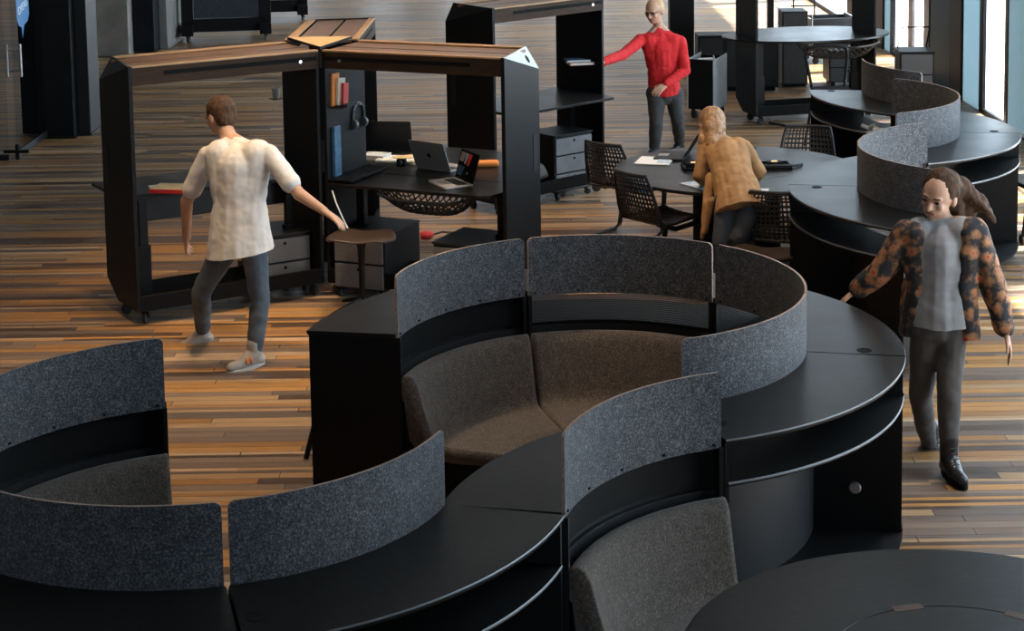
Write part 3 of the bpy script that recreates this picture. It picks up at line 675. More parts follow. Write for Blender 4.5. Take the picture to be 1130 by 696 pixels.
pedestal('dark drawer pedestal on the sunlit floor behind the oval desk', (4.18, 22.75, 0), 0, 0.46, 0.5, 0.47, front='drawer')
def tote_trolley(label, loc, rz, w, d, h, mats=('matblack', 'lightgrey'), flat=False):
    t = thing('box_trolley', label, 'trolley', loc, rz); z0 = 0.11
    bm = B(); box(bm, -w / 2, -d / 2, z0, w / 2, d / 2, z0 + 0.02); box(bm, -w / 2, -d / 2, z0, w / 2, -d / 2 + 0.015, h); box(bm, -w / 2, d / 2 - 0.015, z0, w / 2, d / 2, h); box(bm, -w / 2, -d / 2, h - 0.06, w / 2, d / 2, h - 0.045)
    obj('body', bm, mats[0], t, bevel=0.003)
    for s in (-1, 1):
        bm = B(); a = [(-d / 2, z0), (d / 2, z0), (d / 2, h + 0.03), (-d / 2 + 0.05, h + 0.0), (-d / 2, h + 0.06)]
        va = [bm.verts.new((s * w / 2, y, z)) for y, z in a]; vb = [bm.verts.new((s * (w / 2 + 0.012), y, z)) for y, z in a]
        bm.faces.new(va); bm.faces.new(vb[::-1])
        for i in range(5): bm.faces.new((va[i], va[(i + 1) % 5], vb[(i + 1) % 5], vb[i]))
        obj('side_panel', bm, mats[1], t)
    for sx in (-1, 1):
        for sy in (-1, 1): caster(t, sx * (w / 2 - 0.04), sy * (d / 2 - 0.05), z0, spin=0.5 + sx)
    return t
tote_trolley('black box trolley with pale grey side standing behind the woman in tan', (2.22, 20.62, 0), R(-27), 0.30, 0.42, 0.68)
tote_trolley('pale box trolley on casters in front of the far windows', (4.35, 24.9, 0), R(10), 0.62, 0.5, 0.62, ('charcoal', 'lightgrey'))
for nm, lb, lo in (('paper_stack', 'white papers lying in the black box trolley', (2.2, 20.62, 0.637)),):
    t = tag(obj(nm, box(B(), -0.08, -0.08, 0, 0.10, 0.06, 0.03), 'paper', loc=lo, rotz=0.3), lb, 'papers')
# hoop-handled trolley at the windows
t = thing('hoop_trolley', 'dark drawer trolley with a tall hoop handle by the facade', 'trolley', (4.78, 21.5, 0), R(-4))
bm = B(); box(bm, -0.20, -0.22, 0.08, 0.20, 0.22, 0.60); obj('body', bm, 'charcoal', t, bevel=0.006)
bm = B(); box(bm, -0.21, -0.23, 0.60, 0.21, 0.23, 0.615); obj('lid', bm, 'black', t)
bm = B(); tube(bm, [(-0.17, 0.20, 0.60), (-0.12, 0.16, 0.86), (0.20, 0.16, 0.86), (0.17, 0.20, 0.60)], 0.011, 8); obj('hoop_handle', bm, 'black', t, smooth=True)
for i in range(2):
    bm = B(); box(bm, -0.18, -0.232, 0.10 + i * 0.25, 0.18, -0.22, 0.33 + i * 0.25); obj('drawer', bm, 'drawer', t)
for sx in (-1, 1):
    for sy in (-1, 1): caster(t, sx * 0.15, sy * 0.17, 0.08)
def hoop_stool(label, loc, rz):
    t = thing('tube_stool', label, 'stool', loc, rz)
    bm = B(); prism(bm, rbox_poly(-0.19, -0.18, 0.19, 0.18, 0.07), 0.60, 0.625); obj('seat', bm, 'matblack', t, bevel=0.008)
    for sx in (-1, 1):
        for sy in (-1, 1):
            bm = B(); tube(bm, [(sx * 0.23, sy * 0.22, 0.0), (sx * 0.15, sy * 0.14, 0.61)], 0.014, 8); obj('leg', bm, 'black', t, smooth=True)
    bm = B(); tube(bm, [(-0.17, 0.15, 0.6), (-0.23, 0.20, 0.95), (-0.20, 0.21, 1.02), (-0.1, 0.21, 1.045), (0.1, 0.21, 1.045), (0.20, 0.21, 1.02), (0.21, 0.20, 0.95), (0.17, 0.15, 0.6)], [0.016, 0.017, 0.018, 0.019, 0.019, 0.018, 0.017, 0.016], 8)
    obj('hoop_back', bm, 'black', t, smooth=True)
    bm = B(); tube(bm, [(-0.205, -0.195, 0.2), (0.205, -0.195, 0.2), (0.205, 0.195, 0.2), (-0.205, 0.195, 0.2), (-0.205, -0.195, 0.2)], 0.009, 6); obj('foot_ring', bm, 'black', t)
    return t
hoop_stool('black stool with a tube hoop back beside the farthest bench desk', (3.28, 18.55, 0), R(4))
hoop_stool('black tube stool at the right edge behind the bright counter', (4.62, 15.7, 0), R(-80))
# walnut shell stools
def shell_stool(label, loc, rz, hgt=0.66, material='stoolseat'):
    t = thing('shell_stool', label, 'stool', loc, rz)
    bm = B(); n, k = 16, 10; g = []
    for i in range(n + 1):
        row = []
        for j in range(k + 1):
            x = (i / n - 0.5) * 0.50; y = (j / k - 0.5) * 0.36
            z = hgt + 0.05 * (2 * x / 0.5) ** 2 - 0.04 * abs(2 * x / 0.5) ** 4 + 0.02 * (2 * y / 0.36) ** 2
            row.append((x * (1 - 0.25 * (2 * y / 0.36) ** 2), y, z))
        g.append(row)
    v = [[bm.verts.new(p) for p in r] for r in g]
    for i in range(n):
        for j in range(k): bm.faces.new((v[i][j], v[i + 1][j], v[i + 1][j + 1], v[i][j + 1]))
    o = obj('seat', bm, material, t, smooth='all'); sm = o.modifiers.new('thick', 'SOLIDIFY'); sm.thickness = 0.014; sm.offset = -1
    bm = B(); lathe(bm, [(0.05, hgt - 0.01), (0.028, hgt - 0.06), (0.022, 0.3), (0.022, 0.03)], 14); obj('post', bm, 'black', t, smooth=True)
    for a in (45, 135, 225, 315):
        bm = B(); tube(bm, [(0, 0, 0.09), (0.26 * math.cos(R(a)), 0.26 * math.sin(R(a)), 0.015)], [0.018, 0.012], 8); obj('foot', bm, 'black', t, smooth=True)
    return t
shell_stool('walnut shell stool in front of the drawer pedestal under the right desk', (-1.10, 12.72, 0), R(-8), 0.52)
shell_stool('walnut shell stool tucked behind the gap right of the leaning woman', (1.68, 12.38, 0), R(-25), 0.44)
t = thing('splay_stool', 'black splay-legged stool hidden behind the middle bench ring, one foot showing', 'stool', (-0.98, 9.88, 0), 0.2)
bm = B(); lathe(bm, [(0.16, 0.44), (0.17, 0.45), (0.165, 0.47)], 24); obj('seat', bm, 'matblack', t, smooth=True)
for a in (218, 308, 38, 128):
    bm = B(); tube(bm, [(0.10 * math.cos(R(a - 11)), 0.10 * math.sin(R(a - 11)), 0.44), (0.25 * math.cos(R(a - 11)), 0.25 * math.sin(R(a - 11)), 0.006)], [0.018, 0.015], 10); obj('leg', bm, 'black', t, smooth=True)

# ------------------------------------------------------------------ perforated shell chairs
def lattice(bm, S, nu, nv, hole=0.30):
    """S(u, v) -> point; each cell gets a diamond-shaped opening"""
    gv = [[bm.verts.new(S(i / nu, j / nv)) for j in range(nv + 1)] for i in range(nu + 1)]
    for i in range(nu):
        for j in range(nv):
            c = [gv[i][j], gv[i + 1][j], gv[i + 1][j + 1], gv[i][j + 1]]
            m_ = [bm.verts.new(S((i + 0.5 + du * hole) / nu, (j + 0.5 + dv * hole) / nv)) for du, dv in ((-1, -1), (1, -1), (1, 1), (-1, 1))]
            for q in range(4): bm.faces.new((c[q], c[(q + 1) % 4], m_[(q + 1) % 4], m_[q]))
    return gv
CHAIR = []
def mesh_chair(label, loc, rz, group='perforated chairs at the round meeting table'):
    if CHAIR: return copy_thing(CHAIR[0], loc, rz, label, group)
    t = thing('mesh_chair', label, 'chair', loc, rz, group)
    # the sitter faces +y
    prof = [(0.22, 0.455), (0.10, 0.445), (-0.05, 0.430), (-0.15, 0.435), (-0.21, 0.475), (-0.245, 0.55), (-0.275, 0.65), (-0.305, 0.76), (-0.325, 0.83)]
    wid = [0.21, 0.222, 0.23, 0.232, 0.235, 0.235, 0.225, 0.205, 0.185]
    def S(u, v):
        q = v * (len(prof) - 1); i = min(int(q), len(prof) - 2); f = q - i
        y = prof[i][0] * (1 - f) + prof[i + 1][0] * f; z = prof[i][1] * (1 - f) + prof[i + 1][1] * f; w = wid[i] * (1 - f) + wid[i + 1] * f
        x = (2 * u - 1) * w; c = (2 * u - 1) ** 2
        k = max(0.0, min(1.0, (v - 0.35) / 0.3))
        return (x, y + 0.035 * c * k, z + 0.018 * c * (1 - k))
    bm = B(); lattice(bm, lambda u, v: S(0.04 + 0.92 * u, 0.02 + 0.46 * v), 13, 11); o = obj('seat', bm, 'mesh_chair', t); o.modifiers.new('thick', 'SOLIDIFY').thickness = 0.009
    bm = B(); lattice(bm, lambda u, v: S(0.04 + 0.92 * u, 0.48 + 0.49 * v), 13, 11); o = obj('backrest', bm, 'mesh_chair', t); o.modifiers.new('thick', 'SOLIDIFY').thickness = 0.009
    bm = B()
    for u in (0.0, 1.0): tube(bm, [S(u * 0.99 + 0.005, k / 24) for k in range(25)], [0.011] * 8 + [0.014] * 9 + [0.011] * 8, 8)
    tube(bm, [S(k / 8, 1.0) for k in range(9)], 0.014, 8); tube(bm, [S(k / 8, 0.0) for k in range(9)], 0.012, 8)
    obj('rim', bm, 'mesh_chair', t, smooth=True)
    for s in (-1, 1):
        bm = B(); tube(bm, [(s * 0.22, -0.215, 0.46), (s * 0.20, -0.02, 0.40), (s * 0.20, 0.20, 0.42), (s * 0.21, 0.25, 0.36), (s * 0.225, 0.20, 0.05), (s * 0.225, 0.14, 0.016), (s * 0.225, -0.27, 0.016)], [0.012, 0.02, 0.022, 0.022, 0.019, 0.016, 0.014], 8)
        obj('leg', bm, 'mesh_chair', t, smooth=True)
    bm = B(); tube(bm, [(-0.225, -0.27, 0.016), (0.225, -0.27, 0.016)], 0.014, 8); obj('floor_bar', bm, 'mesh_chair', t, smooth=True)
    CHAIR.append(t); return t
mesh_chair('perforated chair catching the light, left of the round meeting table', (0.92, 14.82, 0), R(-42))
mesh_chair('dark perforated chair seen from behind, nearest left of the meeting table', (1.10, 13.56, 0), R(-54))
mesh_chair('perforated chair beyond the meeting table, only its back showing', (2.42, 14.95, 0), R(165))
mesh_chair('perforated chair right of the leaning woman, back towards us', (1.92, 12.92, 0), R(-15))
# tilted wedge seat between screens, right of the leaning woman

# ------------------------------------------------------------------ things on the workstations
nR = Vector((-dR.y, dR.x)); nL = Vector((dL.y, -dL.x)); V2 = Vector(Vh)
def onR(a, b): p = V2 + dR * a + nR * b; return (p.x, p.y)
AR = math.atan2(dR.y, dR.x); AL = math.atan2(dL.y, dL.x)
def book(label, loc, rz, w, d, h, cover, pages='paper', spine=None, tilt=0, upright=False):
    t = thing('book', label, 'book', loc, rz)
    bm = B(); box(bm, -w / 2 + 0.004, -d / 2 + 0.004, 0.002, w / 2, d / 2 - 0.004, h - 0.002); obj('pages', bm, pages, t)
    bm = B(); box(bm, -w / 2, -d / 2, h - 0.002, w / 2 + 0.002, d / 2, h); box(bm, -w / 2, -d / 2, 0, w / 2 + 0.002, d / 2, 0.002); obj('cover', bm, cover, t)
    bm = B(); box(bm, -w / 2 - 0.002, -d / 2, 0, -w / 2 + 0.003, d / 2, h); obj('spine', bm, spine or cover, t)
    if upright: t.rotation_euler = (0, R(90 + tilt), rz)
    return t
book('orange and cream book with red spine on the left desk', (-2.47, 12.93, 0.851), R(79), 0.22, 0.27, 0.028, 'yellowish', spine='red')
def sheet(name, label, loc, rz, w, d, h=0.004, material='paper', cat='papers', group=None):
    bm = B(); n = max(1, min(4, int(h / 0.004)))
    for i in range(n):
        box(bm, -w / 2, -d / 2, i * h / n, w / 2, d / 2, (i + 1) * h / n - 0.0004, mtx=Matrix.Translation((random.uniform(-.006, .006) * (n > 1), random.uniform(-.006, .006) * (n > 1), 0)) @ Matrix.Rotation(random.uniform(-.06, .06) * (n > 1), 4, 'Z'))
    return tag(obj(name, bm, material, loc=loc, rotz=rz), label, cat, group)
sheet('note_card', 'small white card behind the orange book on the left desk', (-2.62, 13.07, 0.851), R(20), 0.09, 0.09)
sheet('paper_sheet', 'white sheet on the left desk behind the man in the white shirt', (-2.12, 13.17, 0.851), R(-5), 0.21, 0.15)
# laptops
def laptop(label, loc, rz, w=0.32, d=0.23, openang=108, lid_mat='alu', base_mat='alu', screen='matblack', logo=False):
    """hinge along x at y = 0, keyboard towards -y"""
    t = thing('laptop', label, 'laptop', loc, rz)
    bm = B(); prism(bm, rbox_poly(-w / 2, -d, w / 2, 0, 0.012), 0.002, 0.016); obj('base', bm, base_mat, t, bevel=0.002)
    bm = B(); box(bm, -w / 2 + 0.025, -d * 0.52, 0.0155, w / 2 - 0.025, -0.03, 0.0172); obj('keyboard', bm, 'keys', t)
    bm = B(); box(bm, -0.05, -d * 0.95, 0.0155, 0.05, -d * 0.60, 0.0168); obj('trackpad', bm, 'alu', t)
    mx = Matrix.Translation((0, 0.0, 0.014)) @ Matrix.Rotation(R(openang - 180), 4, 'X').inverted()
    mx = Matrix.Translation((0, 0, 0.014)) @ Matrix.Rotation(R(-openang), 4, 'X')
    bm = B(); prism(bm, rbox_poly(-w / 2, -d, w / 2, 0, 0.012), -0.007, 0.0); bmesh.ops.transform(bm, verts=bm.verts, matrix=mx); lid = obj('lid', bm, lid_mat, t, bevel=0.0015)
    bm = B(); box(bm, -w / 2 + 0.010, -d + 0.010, -0.0082, w / 2 - 0.010, -0.012, -0.0072); bmesh.ops.transform(bm, verts=bm.verts, matrix=mx); scr = obj('screen', bm, screen, lid)
    if logo:
        bm = B(); pts = []
        for k in range(28):
            a = 2 * PI * k / 28; r = 0.020 + 0.002 * math.cos(2 * a) - 0.0035 * max(0, math.cos(a - PI / 2)) ** 6
            x, y = r * math.cos(a), r * 1.02 * math.sin(a)
            if math.hypot(x - 0.023, y - 0.003) < 0.010: x -= 0.010
            pts.append((x, y))
        prism(bm, pts, 0.0, 0.0007); leaf = [(0.001, 0.021), (0.003, 0.028), (0.010, 0.033), (0.008, 0.025)]; prism(bm, leaf, 0.0, 0.0007)
        bmesh.ops.transform(bm, verts=bm.verts, matrix=mx @ Matrix.Translation((0, -d / 2, 0)) @ Matrix.Rotation(PI, 4, 'Z')); obj('lid_emblem', bm, 'matblack', lid)
    return t, scr, mx
laptop('silver laptop seen from behind, lid with a small dark emblem', (-0.61, 13.50, 0.851), R(-38) + PI, 0.34, 0.235, 112, logo=True)
ll, scr, mx = laptop('small open laptop with pale keyboard and colourful striped screen', (-0.365, 13.03, 0.851), R(-64), 0.31, 0.22, 106, 'charcoal', 'alu_light', 'matblack')
for k, (a, b, c, d, mt_) in enumerate(((-0.13, -0.045, -0.20, -0.13, 'cream'), (-0.045, 0.0, -0.20, -0.12, 'white'), (0.0, 0.06, -0.20, -0.115, 'red'), (-0.14, -0.03, -0.10, -0.03, 'blue'))):
    bm = B(); sk = 0.03
    prism(bm, [(a + sk * 0, c), (b, c), (b - sk, d), (a - sk * 0.3, d)], -0.0092, -0.0083); bmesh.ops.transform(bm, verts=bm.verts, matrix=mx); obj('screen_tile', bm, mt_, scr)
bm = B(); lathe(bm, [(0.008, -0.0092), (0.008, -0.0083)], 14, (0.03, -0.06, 0)); bmesh.ops.transform(bm, verts=bm.verts, matrix=mx); obj('screen_dot', bm, 'alu_light', scr)
laptop('dark laptop facing away on the far half of the desk', (-1.0, 14.27, 0.851), R(-10) + PI, 0.40, 0.25, 104, 'charcoal', 'charcoal')
book('thick white book at the pegboard edge of the far desk', (-1.08, 14.02, 0.851), R(70), 0.16, 0.20, 0.035, 'white', spine='white')
sheet('magazine_pile', 'loose pile of bright papers in front of the dark laptop', (-0.90, 13.92, 0.851), R(-12), 0.30, 0.22, 0.02, 'paper', 'magazines')
sheet('brochure', 'orange patterned brochure on top of the bright paper pile', (-0.85, 13.94, 0.8725), R(24), 0.16, 0.12, 0.004, 'yellowish', 'brochure')
t = thing('desk_camera', 'small black camera between paper pile and silver laptop', 'camera', (-0.86, 13.70, 0.851), R(-20))
obj('camera_body', box(B(), -0.035, -0.02, 0, 0.035, 0.02, 0.055), 'matblack', t, bevel=0.004)
bm = B(); tube(bm, [(0.0, -0.02, 0.03), (0.0, -0.042, 0.03)], 0.018, 14); obj('lens', bm, 'rubber', t, smooth=True)
bm = B(); lathe(bm, [(0.030, 0), (0.034, 0.004), (0.034, 0.030), (0.028, 0.036)], 20); tag(obj('tape_roll', bm, 'cream', loc=(-0.765, 13.74, 0.851), smooth=True), 'pale round roll beside the silver laptop hinge', 'roll')
bm = B(); tube(bm, [(-0.085, 0, 0.028), (-0.075, 0, 0.028), (0.07, 0, 0.028), (0.085, 0, 0.028)], [0.016, 0.028, 0.028, 0.018], 16)
tag(obj('pencil_pouch', bm, 'orange', loc=(-0.20, 13.60, 0.851), rotz=0.05, smooth=True), 'orange rolled pouch between laptop and the right post', 'pouch')
# pegboard things
PR = AR
def pegpos(b, z): p = V2 + nR * b + dR * 0.046; return (p.x, p.y, z)
t = thing('headphones', 'grey over-ear headphones hanging on the pegboard', 'headphones', pegpos(0.475, 1.17), AR)
bm = B(); tube(bm, [(0.0, 0.088 * math.cos(a), 0.10 + 0.10 * math.sin(a)) for a in [R(-10 + 200 * k / 18) for k in range(19)]], 0.010, 8); obj('headband', bm, 'charcoal', t, smooth=True)
for s in (-1, 1):
    bm = B(); tube(bm, [(0.0 + 0.0, s * 0.098, 0.045), (0.0, s * 0.088, 0.045), (0.0, s * 0.062, 0.045)], [0.028, 0.038, 0.036], 16); obj('ear_cup', bm, 'charcoal', t, smooth=True)
bm = B(); tube(bm, [(-0.03, 0, 0.19), (0.02, 0, 0.19), (0.022, 0, 0.205)], 0.006, 8); h = obj('wall_peg', bm, 'chrome'); h.location = pegpos(0.475, 1.17); h.rotation_euler.z = AR; tag(h, 'short peg on the pegboard carrying the headphones', 'peg')
def upright(label, b, z, thick, depth, height, cover, lean, off=0.0):
    p = V2 + nR * b + dR * (0.03 + thick / 2 + off)
    t = thing('book', label, 'book', (p.x, p.y, z), AR + PI / 2); t.rotation_euler = (0, R(lean), AR + PI / 2)
    obj('pages', box(B(), -depth / 2, -thick / 2 + 0.003, 0.002, depth / 2 - 0.003, thick / 2 - 0.003, height - 0.003), 'paper', t)
    obj('cover', box(box(B(), -depth / 2, -thick / 2, 0, depth / 2, -thick / 2 + 0.003, height), -depth / 2, thick / 2 - 0.003, 0, depth / 2, thick / 2, height), cover, t)
    obj('spine', box(B(), -depth / 2 - 0.003, -thick / 2, 0, -depth / 2, thick / 2, height), cover, t)
M['greyplastic'] = noisy('grey_plastic', (0.07, 0.072, 0.076), (0.10, 0.102, 0.106), 10, 0.35)
for o in t.children: o.data.materials.clear(); o.data.materials.append(M['greyplastic'])
t2 = thing('wall_shelf', 'small black pegboard shelf holding three leaning booklets', 'shelf', pegpos(0.16, 1.40), AR)
bm = B(); box(bm, -0.02, -0.10, -0.006, 0.10, 0.10, 0.0); obj('shelf_board', bm, 'black', t2); bm = B(); box(bm, 0.112, -0.08, 0.0, 0.12, 0.08, 0.03); obj('front_lip', bm, 'black', t2)
upright('orange booklet, leftmost on the little pegboard shelf', 0.125, 1.402, 0.022, 0.10, 0.24, 'orange', 3)
upright('white booklet in the middle of the little pegboard shelf', 0.165, 1.402, 0.018, 0.10, 0.20, 'cream', 6, 0.026)
upright('red and white booklet, rightmost on the little pegboard shelf', 0.19, 1.402, 0.020, 0.07, 0.16, 'red', 6, 0.048)
upright('tall blue book standing against the pegboard on the desk', 0.125, 0.881, 0.030, 0.09, 0.37, 'blue', 0)
bm = B(); lathe(bm, [(0.024, 0), (0.034, 0.08), (0.031, 0.08), (0.022, 0.004)], 20); p = V2 + nL * 0.66 + dL * 0.065
tag(obj('pen_cup', bm, 'lightgrey', loc=(p.x, p.y, 1.395), smooth=True), 'small pale cup on the left pegboard', 'cup')
t3 = thing('cup_bracket', 'tiny bracket under the pale cup on the left pegboard', 'bracket', (p.x, p.y, 1.39), AL); obj('bracket', box(B(), -0.045, -0.04, 0, 0.04, 0.04, 0.005), 'black', t3)
# red plug and cable on the floor
t = thing('power_plug', 'red plug with black cable on the floor between the drawer pedestals', 'plug', (-0.74, 14.85, 0), R(10))
bm = B(); tube(bm, [(-0.05, 0, 0.035), (-0.02, 0, 0.035), (0.03, 0, 0.035), (0.06, 0, 0.035)], [0.028, 0.036, 0.034, 0.016], 14); obj('plug_body', bm, 'red', t, smooth=True)
bm = B(); tube(bm, [(0.055, 0, 0.035), (0.14, 0.06, 0.04), (0.26, 0.08, 0.02), (0.36, -0.02, 0.012), (0.40, -0.25, 0.012)], 0.009, 8); obj('cable', bm, 'rubber', t, smooth=True)
def cable(name, label, pts, r=0.008, material='rubber'):
    return tag(obj(name, tube(B(), pts, r, 8), material, smooth=True), label, 'cable')
cable('floor_cable', 'black cable snaking over the floor from the oval-desk workstation', [(2.85, 20.05, 0.012), (3.05, 19.8, 0.012), (3.3, 19.95, 0.012), (3.55, 19.75, 0.012), (3.9, 19.95, 0.012), (4.3, 19.8, 0.012)], 0.014)
cable('desk_cable', 'white cable hanging beside the pegboard of the right workstation', [(-1.33, 13.07, 0.80), (-1.30, 13.02, 0.72), (-1.24, 12.96, 0.6), (-1.20, 12.94, 0.52)], 0.006, 'white')
# things in the man in red's reach
book('orange book in the hand of the man in red', (0.64, 16.75, 1.18), R(12), 0.26, 0.20, 0.025, 'orange')
book('blue book on top of the orange one held by the man in red', (0.60, 16.75, 1.206), R(8), 0.22, 0.17, 0.022, 'blue')

# ------------------------------------------------------------------ on the round meeting table
sheet('paper_sheet', 'white printed sheets on the left half of the meeting table', (1.12, 14.28, 0.741), R(-16), 0.27, 0.30, 0.008)
M['print'] = noisy('blue_print', (0.30, 0.42, 0.55), (0.62, 0.68, 0.74), 16, 0.7)
sheet('colour_print', 'pale blue print lying on the white sheets', (1.19, 14.24, 0.7495), R(-12), 0.10, 0.14, 0.003, 'print', 'print')
sheet('paper_sheet', 'printed sheet under the left hand of the leaning woman', (1.40, 13.34, 0.741), R(30), 0.22, 0.28, 0.005, 'print')
sheet('paper_sheet', 'white card at the table edge right of the leaning woman', (1.78, 13.12, 0.741), R(-10), 0.16, 0.12, 0.005)
bm = B(); tube(bm, [(-0.07, 0, 0.006), (0.06, 0, 0.006), (0.075, 0, 0.006)], [0.005, 0.005, 0.001], 8); tag(obj('pen', bm, 'orange', loc=(1.28, 14.36, 0.7405), rotz=0.1), 'orange pen beside the white sheets on the meeting table', 'pen')
bm = B(); tube(bm, [(-0.08, 0, 0.01), (0.07, 0, 0.01), (0.085, 0, 0.01)], [0.009, 0.009, 0.003], 8); tag(obj('marker', bm, 'matblack', loc=(1.92, 14.66, 0.7405), rotz=0.75), 'dark marker at the far edge of the meeting table', 'pen')
laptop('black laptop with tilted screen left of the leaning woman', (1.385, 14.42, 0.741), R(-106), 0.34, 0.24, 122, 'matblack', 'charcoal')
t = thing('power_tray', 'long black cable tray with two amber sockets in the meeting table', 'cable tray', (1.73, 13.99, 0.7405), R(0))
bm = B(); box(bm, -0.42, -0.13, 0, 0.42, -0.12, 0.02); box(bm, -0.42, 0.12, 0, 0.42, 0.13, 0.02); box(bm, -0.42, -0.13, 0, -0.41, 0.13, 0.02); box(bm, 0.41, -0.13, 0, 0.42, 0.13, 0.02); box(bm, -0.41, -0.12, 0, 0.41, 0.12, 0.006)
obj('trough', bm, 'matblack', t)
for x in (-0.33, 0.30):
    s_ = obj('socket', box(B(), x - 0.06, -0.03, 0.006, x + 0.06, 0.05, 0.04), 'matblack', t, bevel=0.004); obj('amber_lamp', box(B(), x - 0.022, -0.005, 0.041, x + 0.022, 0.03, 0.044), 'glow', s_)
bm = B(); tube(bm, [(0.15, -0.08, 0.02), (0.30, -0.10, 0.03), (0.46, -0.02, 0.012), (0.52, 0.03, 0.01)], 0.010, 8); obj('cable', bm, 'rubber', t, smooth=True)
# shelf odds and ends on the farthest bench desk
cable('cable_bundle', 'white cable bundle on the shelf of the farthest bench desk', [(2.99, 15.42, 0.80), (3.03, 15.36, 0.785), (3.08, 15.40, 0.80), (3.10, 15.31, 0.785), (3.06, 15.27, 0.79), (3.14, 15.25, 0.785)], 0.018, 'white')
sheet('paper_sheet', 'blue and white papers on the shelf of the farthest bench desk', (3.16, 15.30, 0.764), R(40), 0.30, 0.16, 0.008, 'print')
# far desk and items at the top right
t = thing('oval_table', 'dark oval table at the top right, partly behind the post', 'table', (3.0, 25.2, 0), R(3))
poly = [(1.15 * math.cos(2 * PI * k / 48), 0.62 * math.sin(2 * PI * k / 48)) for k in range(48)]
obj('tabletop', prism(B(), poly, 0.93, 0.955), 'top', t, bevel=0.004)
for x in (-0.6, 0.6):
    obj('leg', box(box(B(), x - 0.04, -0.05, 0.03, x + 0.04, 0.05, 0.93), x - 0.05, -0.35, 0.0, x + 0.05, 0.35, 0.03), 'black', t)
t = thing('pillar_cabinet', 'tall black cabinet post left of the oval desk', 'cabinet', (2.25, 24.0, 0))
obj('body', box(B(), -0.17, -0.15, 0.03, 0.15, 0.15, 2.1), 'black', t, bevel=0.005); obj('plinth', box(B(), -0.15, -0.13, 0, 0.13, 0.13, 0.03), 'matblack', t)
t = thing('low_cabinet', 'long black cabinet row under and behind the oval desk', 'cabinet', (3.02, 22.6, 0))
obj('body', box(B(), -0.72, -0.2, 0.04, 0.28, 0.2, 0.70), 'black', t, bevel=0.005)
for x in (-0.70, -0.36, -0.02): obj('door', box(B(), x, -0.212, 0.06, x + 0.28, -0.2, 0.66), 'charcoal', t, bevel=0.003)
obj('plinth', box(B(), -0.68, -0.17, 0, 0.24, 0.18, 0.04), 'matblack', t)
t = thing('grey_locker', 'narrow grey locker on the sunlit floor behind the oval desk', 'cabinet', (3.55, 22.9, 0))
obj('body', box(B(), -0.16, -0.2, 0.02, 0.16, 0.2, 0.95), 'charcoal', t, bevel=0.005); obj('door', box(B(), -0.145, -0.212, 0.04, 0.145, -0.2, 0.93), 'darkdrawer', t); obj('plinth', box(B(), -0.14, -0.18, 0, 0.14, 0.18, 0.02), 'matblack', t)
t = thing('wire_rack', 'tall dark wire rack in front of the bright far window', 'rack', (4.45, 27.6, 0))
for x in (-0.16, 0.16): obj('upright', tube(B(), [(x, 0, 0), (x, 0, 1.9)], 0.012, 6), 'black', t)
for k in range(8): obj('rung', tube(B(), [(-0.2, 0, 0.25 + k * 0.22), (0.2, 0, 0.25 + k * 0.22)], 0.012, 6), 'black', t)
t = thing('swivel_chair', 'black chair with casters at the right edge, mostly cut off', 'chair', (4.28, 14.62, 0), R(100))
bm = B(); prism(bm, rbox_poly(-0.23, -0.22, 0.23, 0.22, 0.08), 0.44, 0.48); obj('seat', bm, 'matblack', t, bevel=0.012)
bm = B(); tube(bm, [(-0.2, -0.2, 0.5), (-0.22, -0.28, 0.8), (-0.16, -0.30, 0.88), (0.16, -0.30, 0.88), (0.22, -0.28, 0.8), (0.2, -0.2, 0.5)], 0.014, 8); obj('backrest', bm, 'matblack', t, smooth=True)
for sx in (-1, 1):
    bm = B(); tube(bm, [(sx * 0.22, 0.2, 0.46), (sx * 0.25, 0.25, 0.10)], 0.014, 8); obj('leg', bm, 'black', t, smooth=True); caster(t, sx * 0.25, 0.25, 0.10)
    bm = B(); tube(bm, [(sx * 0.22, -0.2, 0.46), (sx * 0.25, -0.27, 0.10)], 0.014, 8); obj('leg', bm, 'black', t, smooth=True); caster(t, sx * 0.25, -0.27, 0.10)

# ------------------------------------------------------------------ people
def caps_mesh(bm, p0, r0, p1, r1, seg=14):
    p0, p1 = Vector(p0), Vector(p1); d = p1 - p0; Lc = d.length
    if Lc < 1e-5: p1 = p0 + Vector((0, 0, 1e-3)); d = p1 - p0; Lc = d.length
    d.normalize(); up = Vector((0, 0, 1)) if abs(d.z) < 0.9 else Vector((1, 0, 0)); a = d.cross(up).normalized(); b = d.cross(a).normalized()
    prof = []
    for k in range(6): t_ = PI / 2 * k / 5; prof.append((-r0 * math.cos(t_), r0 * math.sin(t_)))
    for k in range(6): t_ = PI / 2 * k / 5; prof.append((Lc + r1 * math.sin(t_), r1 * math.cos(t_)))
    rings = []
    for s, r in prof:
        if r < 1e-6: rings.append([bm.verts.new(p0 + d * s)])
        else: rings.append([bm.verts.new(p0 + d * s + r * (math.cos(2 * PI * k / seg) * a + math.sin(2 * PI * k / seg) * b)) for k in range(seg)])
    for A_, B_ in zip(rings, rings[1:]):
        for k in range(seg):
            k2 = (k + 1) % seg
            if len(A_) == 1: bm.faces.new((A_[0], B_[k2], B_[k]))
            elif len(B_) == 1: bm.faces.new((A_[k], A_[k2], B_[0]))
            else: bm.faces.new((A_[k], A_[k2], B_[k2], B_[k]))
def ell_mesh(bm, c, rad, rot=None):
    mx = Matrix.Translation(c) @ (rot.to_4x4() if rot is not None else Matrix.Identity(4)) @ Matrix.Diagonal((*rad, 1))
    bmesh.ops.create_uvsphere(bm, u_segments=20, v_segments=12, radius=1.0, matrix=mx)
